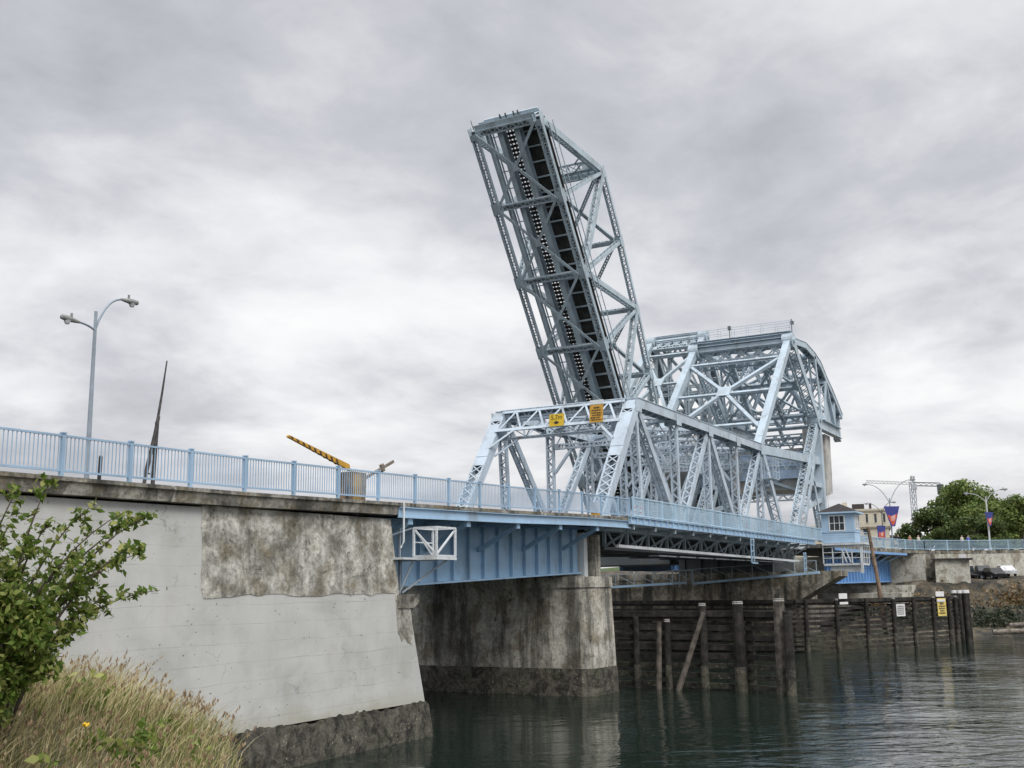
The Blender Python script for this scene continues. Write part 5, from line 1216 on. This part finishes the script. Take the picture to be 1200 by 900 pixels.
# ------------------------------------------------------------------ people on the far approach
def m_person(name, legs, top, hair, skin=(.45, .29, .21)):
    m, nt, b = nodes(name); tc = nt.nodes.new('ShaderNodeTexCoord'); z = sepz(nt, tc.outputs['Object'])[2]
    r = nt.nodes.new('ShaderNodeValToRGB'); r.color_ramp.interpolation = 'CONSTANT'; el = r.color_ramp.elements
    for k, (p, c) in enumerate([(0, (.03,.03,.03)), (.08/2, legs), (.92/2, top), (1.44/2, skin), (1.66/2, hair)]):
        e = el[k] if k < 2 else el.new(p); e.position = p; e.color = (*c, 1)
    nt.links.new(math_n(nt, 'MULTIPLY', z, .5), r.inputs[0]); setc(nt, b, r.outputs[0]); b.inputs['Roughness'].default_value = .8; return m
def person(label, loc, rz, mat):
    v = [(0,0,.95), (0,0,1.15), (0,0,1.38), (0,0,1.50), (.02,0,1.60), (.03,0,1.70), (.1,0,.90), (.11,.03,.5), (.11,0,.06), (.11,-.14,.03), (-.1,0,.90), (-.11,-.03,.5), (-.11,.05,.06), (-.11,-.1,.03), (.19,0,1.40), (.25,.02,1.13), (.22,-.16,.98), (-.19,0,1.40), (-.25,.02,1.13), (-.22,-.16,.98)]
    e = [(0,1),(1,2),(2,3),(3,4),(4,5),(0,6),(6,7),(7,8),(8,9),(0,10),(10,11),(11,12),(12,13),(2,14),(14,15),(15,16),(2,17),(17,18),(18,19)]
    rad = [.15,.14,.16,.06,.10,.09,.10,.075,.05,.05,.10,.075,.05,.05,.065,.05,.035,.065,.05,.035]
    me = bpy.data.meshes.new('person'); me.from_pydata(v, e, []); o = bpy.data.objects.new('person', me); COL.objects.link(o); o.location = loc; o.rotation_euler = (0, 0, rz)
    me.materials.append(mat); md = o.modifiers.new('skin', 'SKIN'); sv = me.skin_vertices[0].data
    for i, r_ in enumerate(rad): sv[i].radius = (r_, r_*.8 if i in (0, 1, 2) else r_)
    sv[0].use_root = True; sm = o.modifiers.new('smooth', 'SUBSURF'); sm.levels = 2; sm.render_levels = 2
    return tag(o, label, 'person', 'people on the far approach')
pm = [m_person('clothes_pale', (.06,.06,.09), (.55,.50,.45), (.35,.30,.24)), m_person('clothes_blue', (.05,.05,.06), (.08,.12,.42), (.45,.36,.22)), m_person('clothes_dark', (.02,.02,.025), (.02,.02,.025), (.04,.03,.03)), m_person('clothes_red', (.1,.1,.12), (.38,.18,.12), (.08,.05,.04))]
person('person in a pale top walking behind the railing on the retaining wall', (159.2, 18.6, 10.62), R(-40), pm[0]); person('person in a blue top behind the railing on the retaining wall', (159.9, 17.9, 10.62), R(-40), pm[1])
person('person in dark clothes standing near the foot of the far lamp with the banner', (149.2, 25.1, 10.6), R(60), pm[2]); person('person in a reddish top walking right of the person in dark clothes', (151.9, 24.1, 10.6), R(-30), pm[3]); person('person in a pale top near the bend of the far railing', (153.0, 23.2, 10.6), R(-30), pm[0])

# ------------------------------------------------------------------ world: overcast sky
w = bpy.data.worlds.new('World'); S.world = w; w.use_nodes = True; nt = w.node_tree; bg = nt.nodes['Background']
SUN_EL, SUN_AZ = 48, 236     # direction the light comes from (azimuth from +x, ccw)
sky = nt.nodes.new('ShaderNodeTexSky'); sky.sky_type = 'NISHITA'; sky.sun_disc = False; sky.sun_elevation = R(SUN_EL); sky.sun_rotation = R(90-SUN_AZ); sky.air_density = 1.5; sky.dust_density = 3
tc = nt.nodes.new('ShaderNodeTexCoord'); dirv = tc.outputs['Generated']; x_, y_, z_ = sepz(nt, dirv)
zz = math_n(nt, 'ADD', math_n(nt, 'MAXIMUM', z_, 0.0), .22)
cmb = nt.nodes.new('ShaderNodeCombineXYZ'); nt.links.new(math_n(nt, 'DIVIDE', x_, zz), cmb.inputs[0]); nt.links.new(math_n(nt, 'DIVIDE', y_, zz), cmb.inputs[1])
cl = noise(nt, cmb.outputs[0], 1.35, 9, .55, .25); c2 = noise(nt, cmb.outputs[0], .55, 3, .5, .2); c3 = noise(nt, cmb.outputs[0], 4.6, 8, .6, .3)
f = math_n(nt, 'ADD', math_n(nt, 'ADD', math_n(nt, 'MULTIPLY', cl, .52), math_n(nt, 'MULTIPLY', c2, .36)), math_n(nt, 'MULTIPLY', c3, .17))
col = ramp(nt, f, [(.40, (.40, .405, .435)), (.475, (.515, .52, .555)), (.53, (.655, .655, .68)), (.585, (.765, .765, .775)), (.65, (.845, .84, .835))])
zen = ramp(nt, z_, [(.0, g(1.0)), (.12, g(1.0)), (.50, g(.92)), (.62, g(1.5)), (1, g(2.6))])
col = mix(nt, 1, col, zen, 'MULTIPLY')
sc = nt.nodes.new('ShaderNodeVectorMath'); sc.operation = 'SCALE'; sc.inputs['Scale'].default_value = 9.1; nt.links.new(col, sc.inputs[0])
fin = mix(nt, .94, sky.outputs[0], sc.outputs[0])
nt.links.new(fin, bg.inputs[0]); bg.inputs[1].default_value = .1
sun = bpy.data.lights.new('sun', 'SUN'); sun.energy = 1.4; sun.angle = R(25); sun.color = (1, .965, .92); so = bpy.data.objects.new('sun', sun); COL.objects.link(so)
sd = V((math.cos(R(SUN_EL))*math.cos(R(SUN_AZ)), math.cos(R(SUN_EL))*math.sin(R(SUN_AZ)), math.sin(R(SUN_EL)))); so.rotation_euler = sd.to_track_quat('Z', 'Y').to_euler()

# ------------------------------------------------------------------ camera
F, HY, ROLL, VX = 1285, 690, .014, 1315
p = math.atan((HY-450)/F); az = math.atan((VX-600)/F*math.cos(p))
fw = V((math.cos(az)*math.cos(p), math.sin(az)*math.cos(p), math.sin(p))); r0 = V((math.sin(az), -math.cos(az), 0)); u0 = r0.cross(fw)
rt = r0*math.cos(ROLL)-u0*math.sin(ROLL); up = r0*math.sin(ROLL)+u0*math.cos(ROLL)
cam = bpy.data.cameras.new('camera'); cam.sensor_width = 36; cam.lens = F/1200*36; cam.clip_end = 6000; cam.clip_start = .1
co = bpy.data.objects.new('camera', cam); COL.objects.link(co)
co.matrix_world = Matrix(((rt.x, up.x, -fw.x, 0), (rt.y, up.y, -fw.y, 0), (rt.z, up.z, -fw.z, 6.1), (0, 0, 0, 1)))
S.camera = co
S.render.resolution_x, S.render.resolution_y = 1024, 768
S.view_settings.view_transform = 'Standard'; S.view_settings.look = 'None'; S.view_settings.exposure = 0.46; S.view_settings.gamma = 1
S.render.engine = 'CYCLES'; S.cycles.use_denoising = True; S.cycles.max_bounces = 5; S.cycles.diffuse_bounces = 3; S.cycles.glossy_bounces = 3
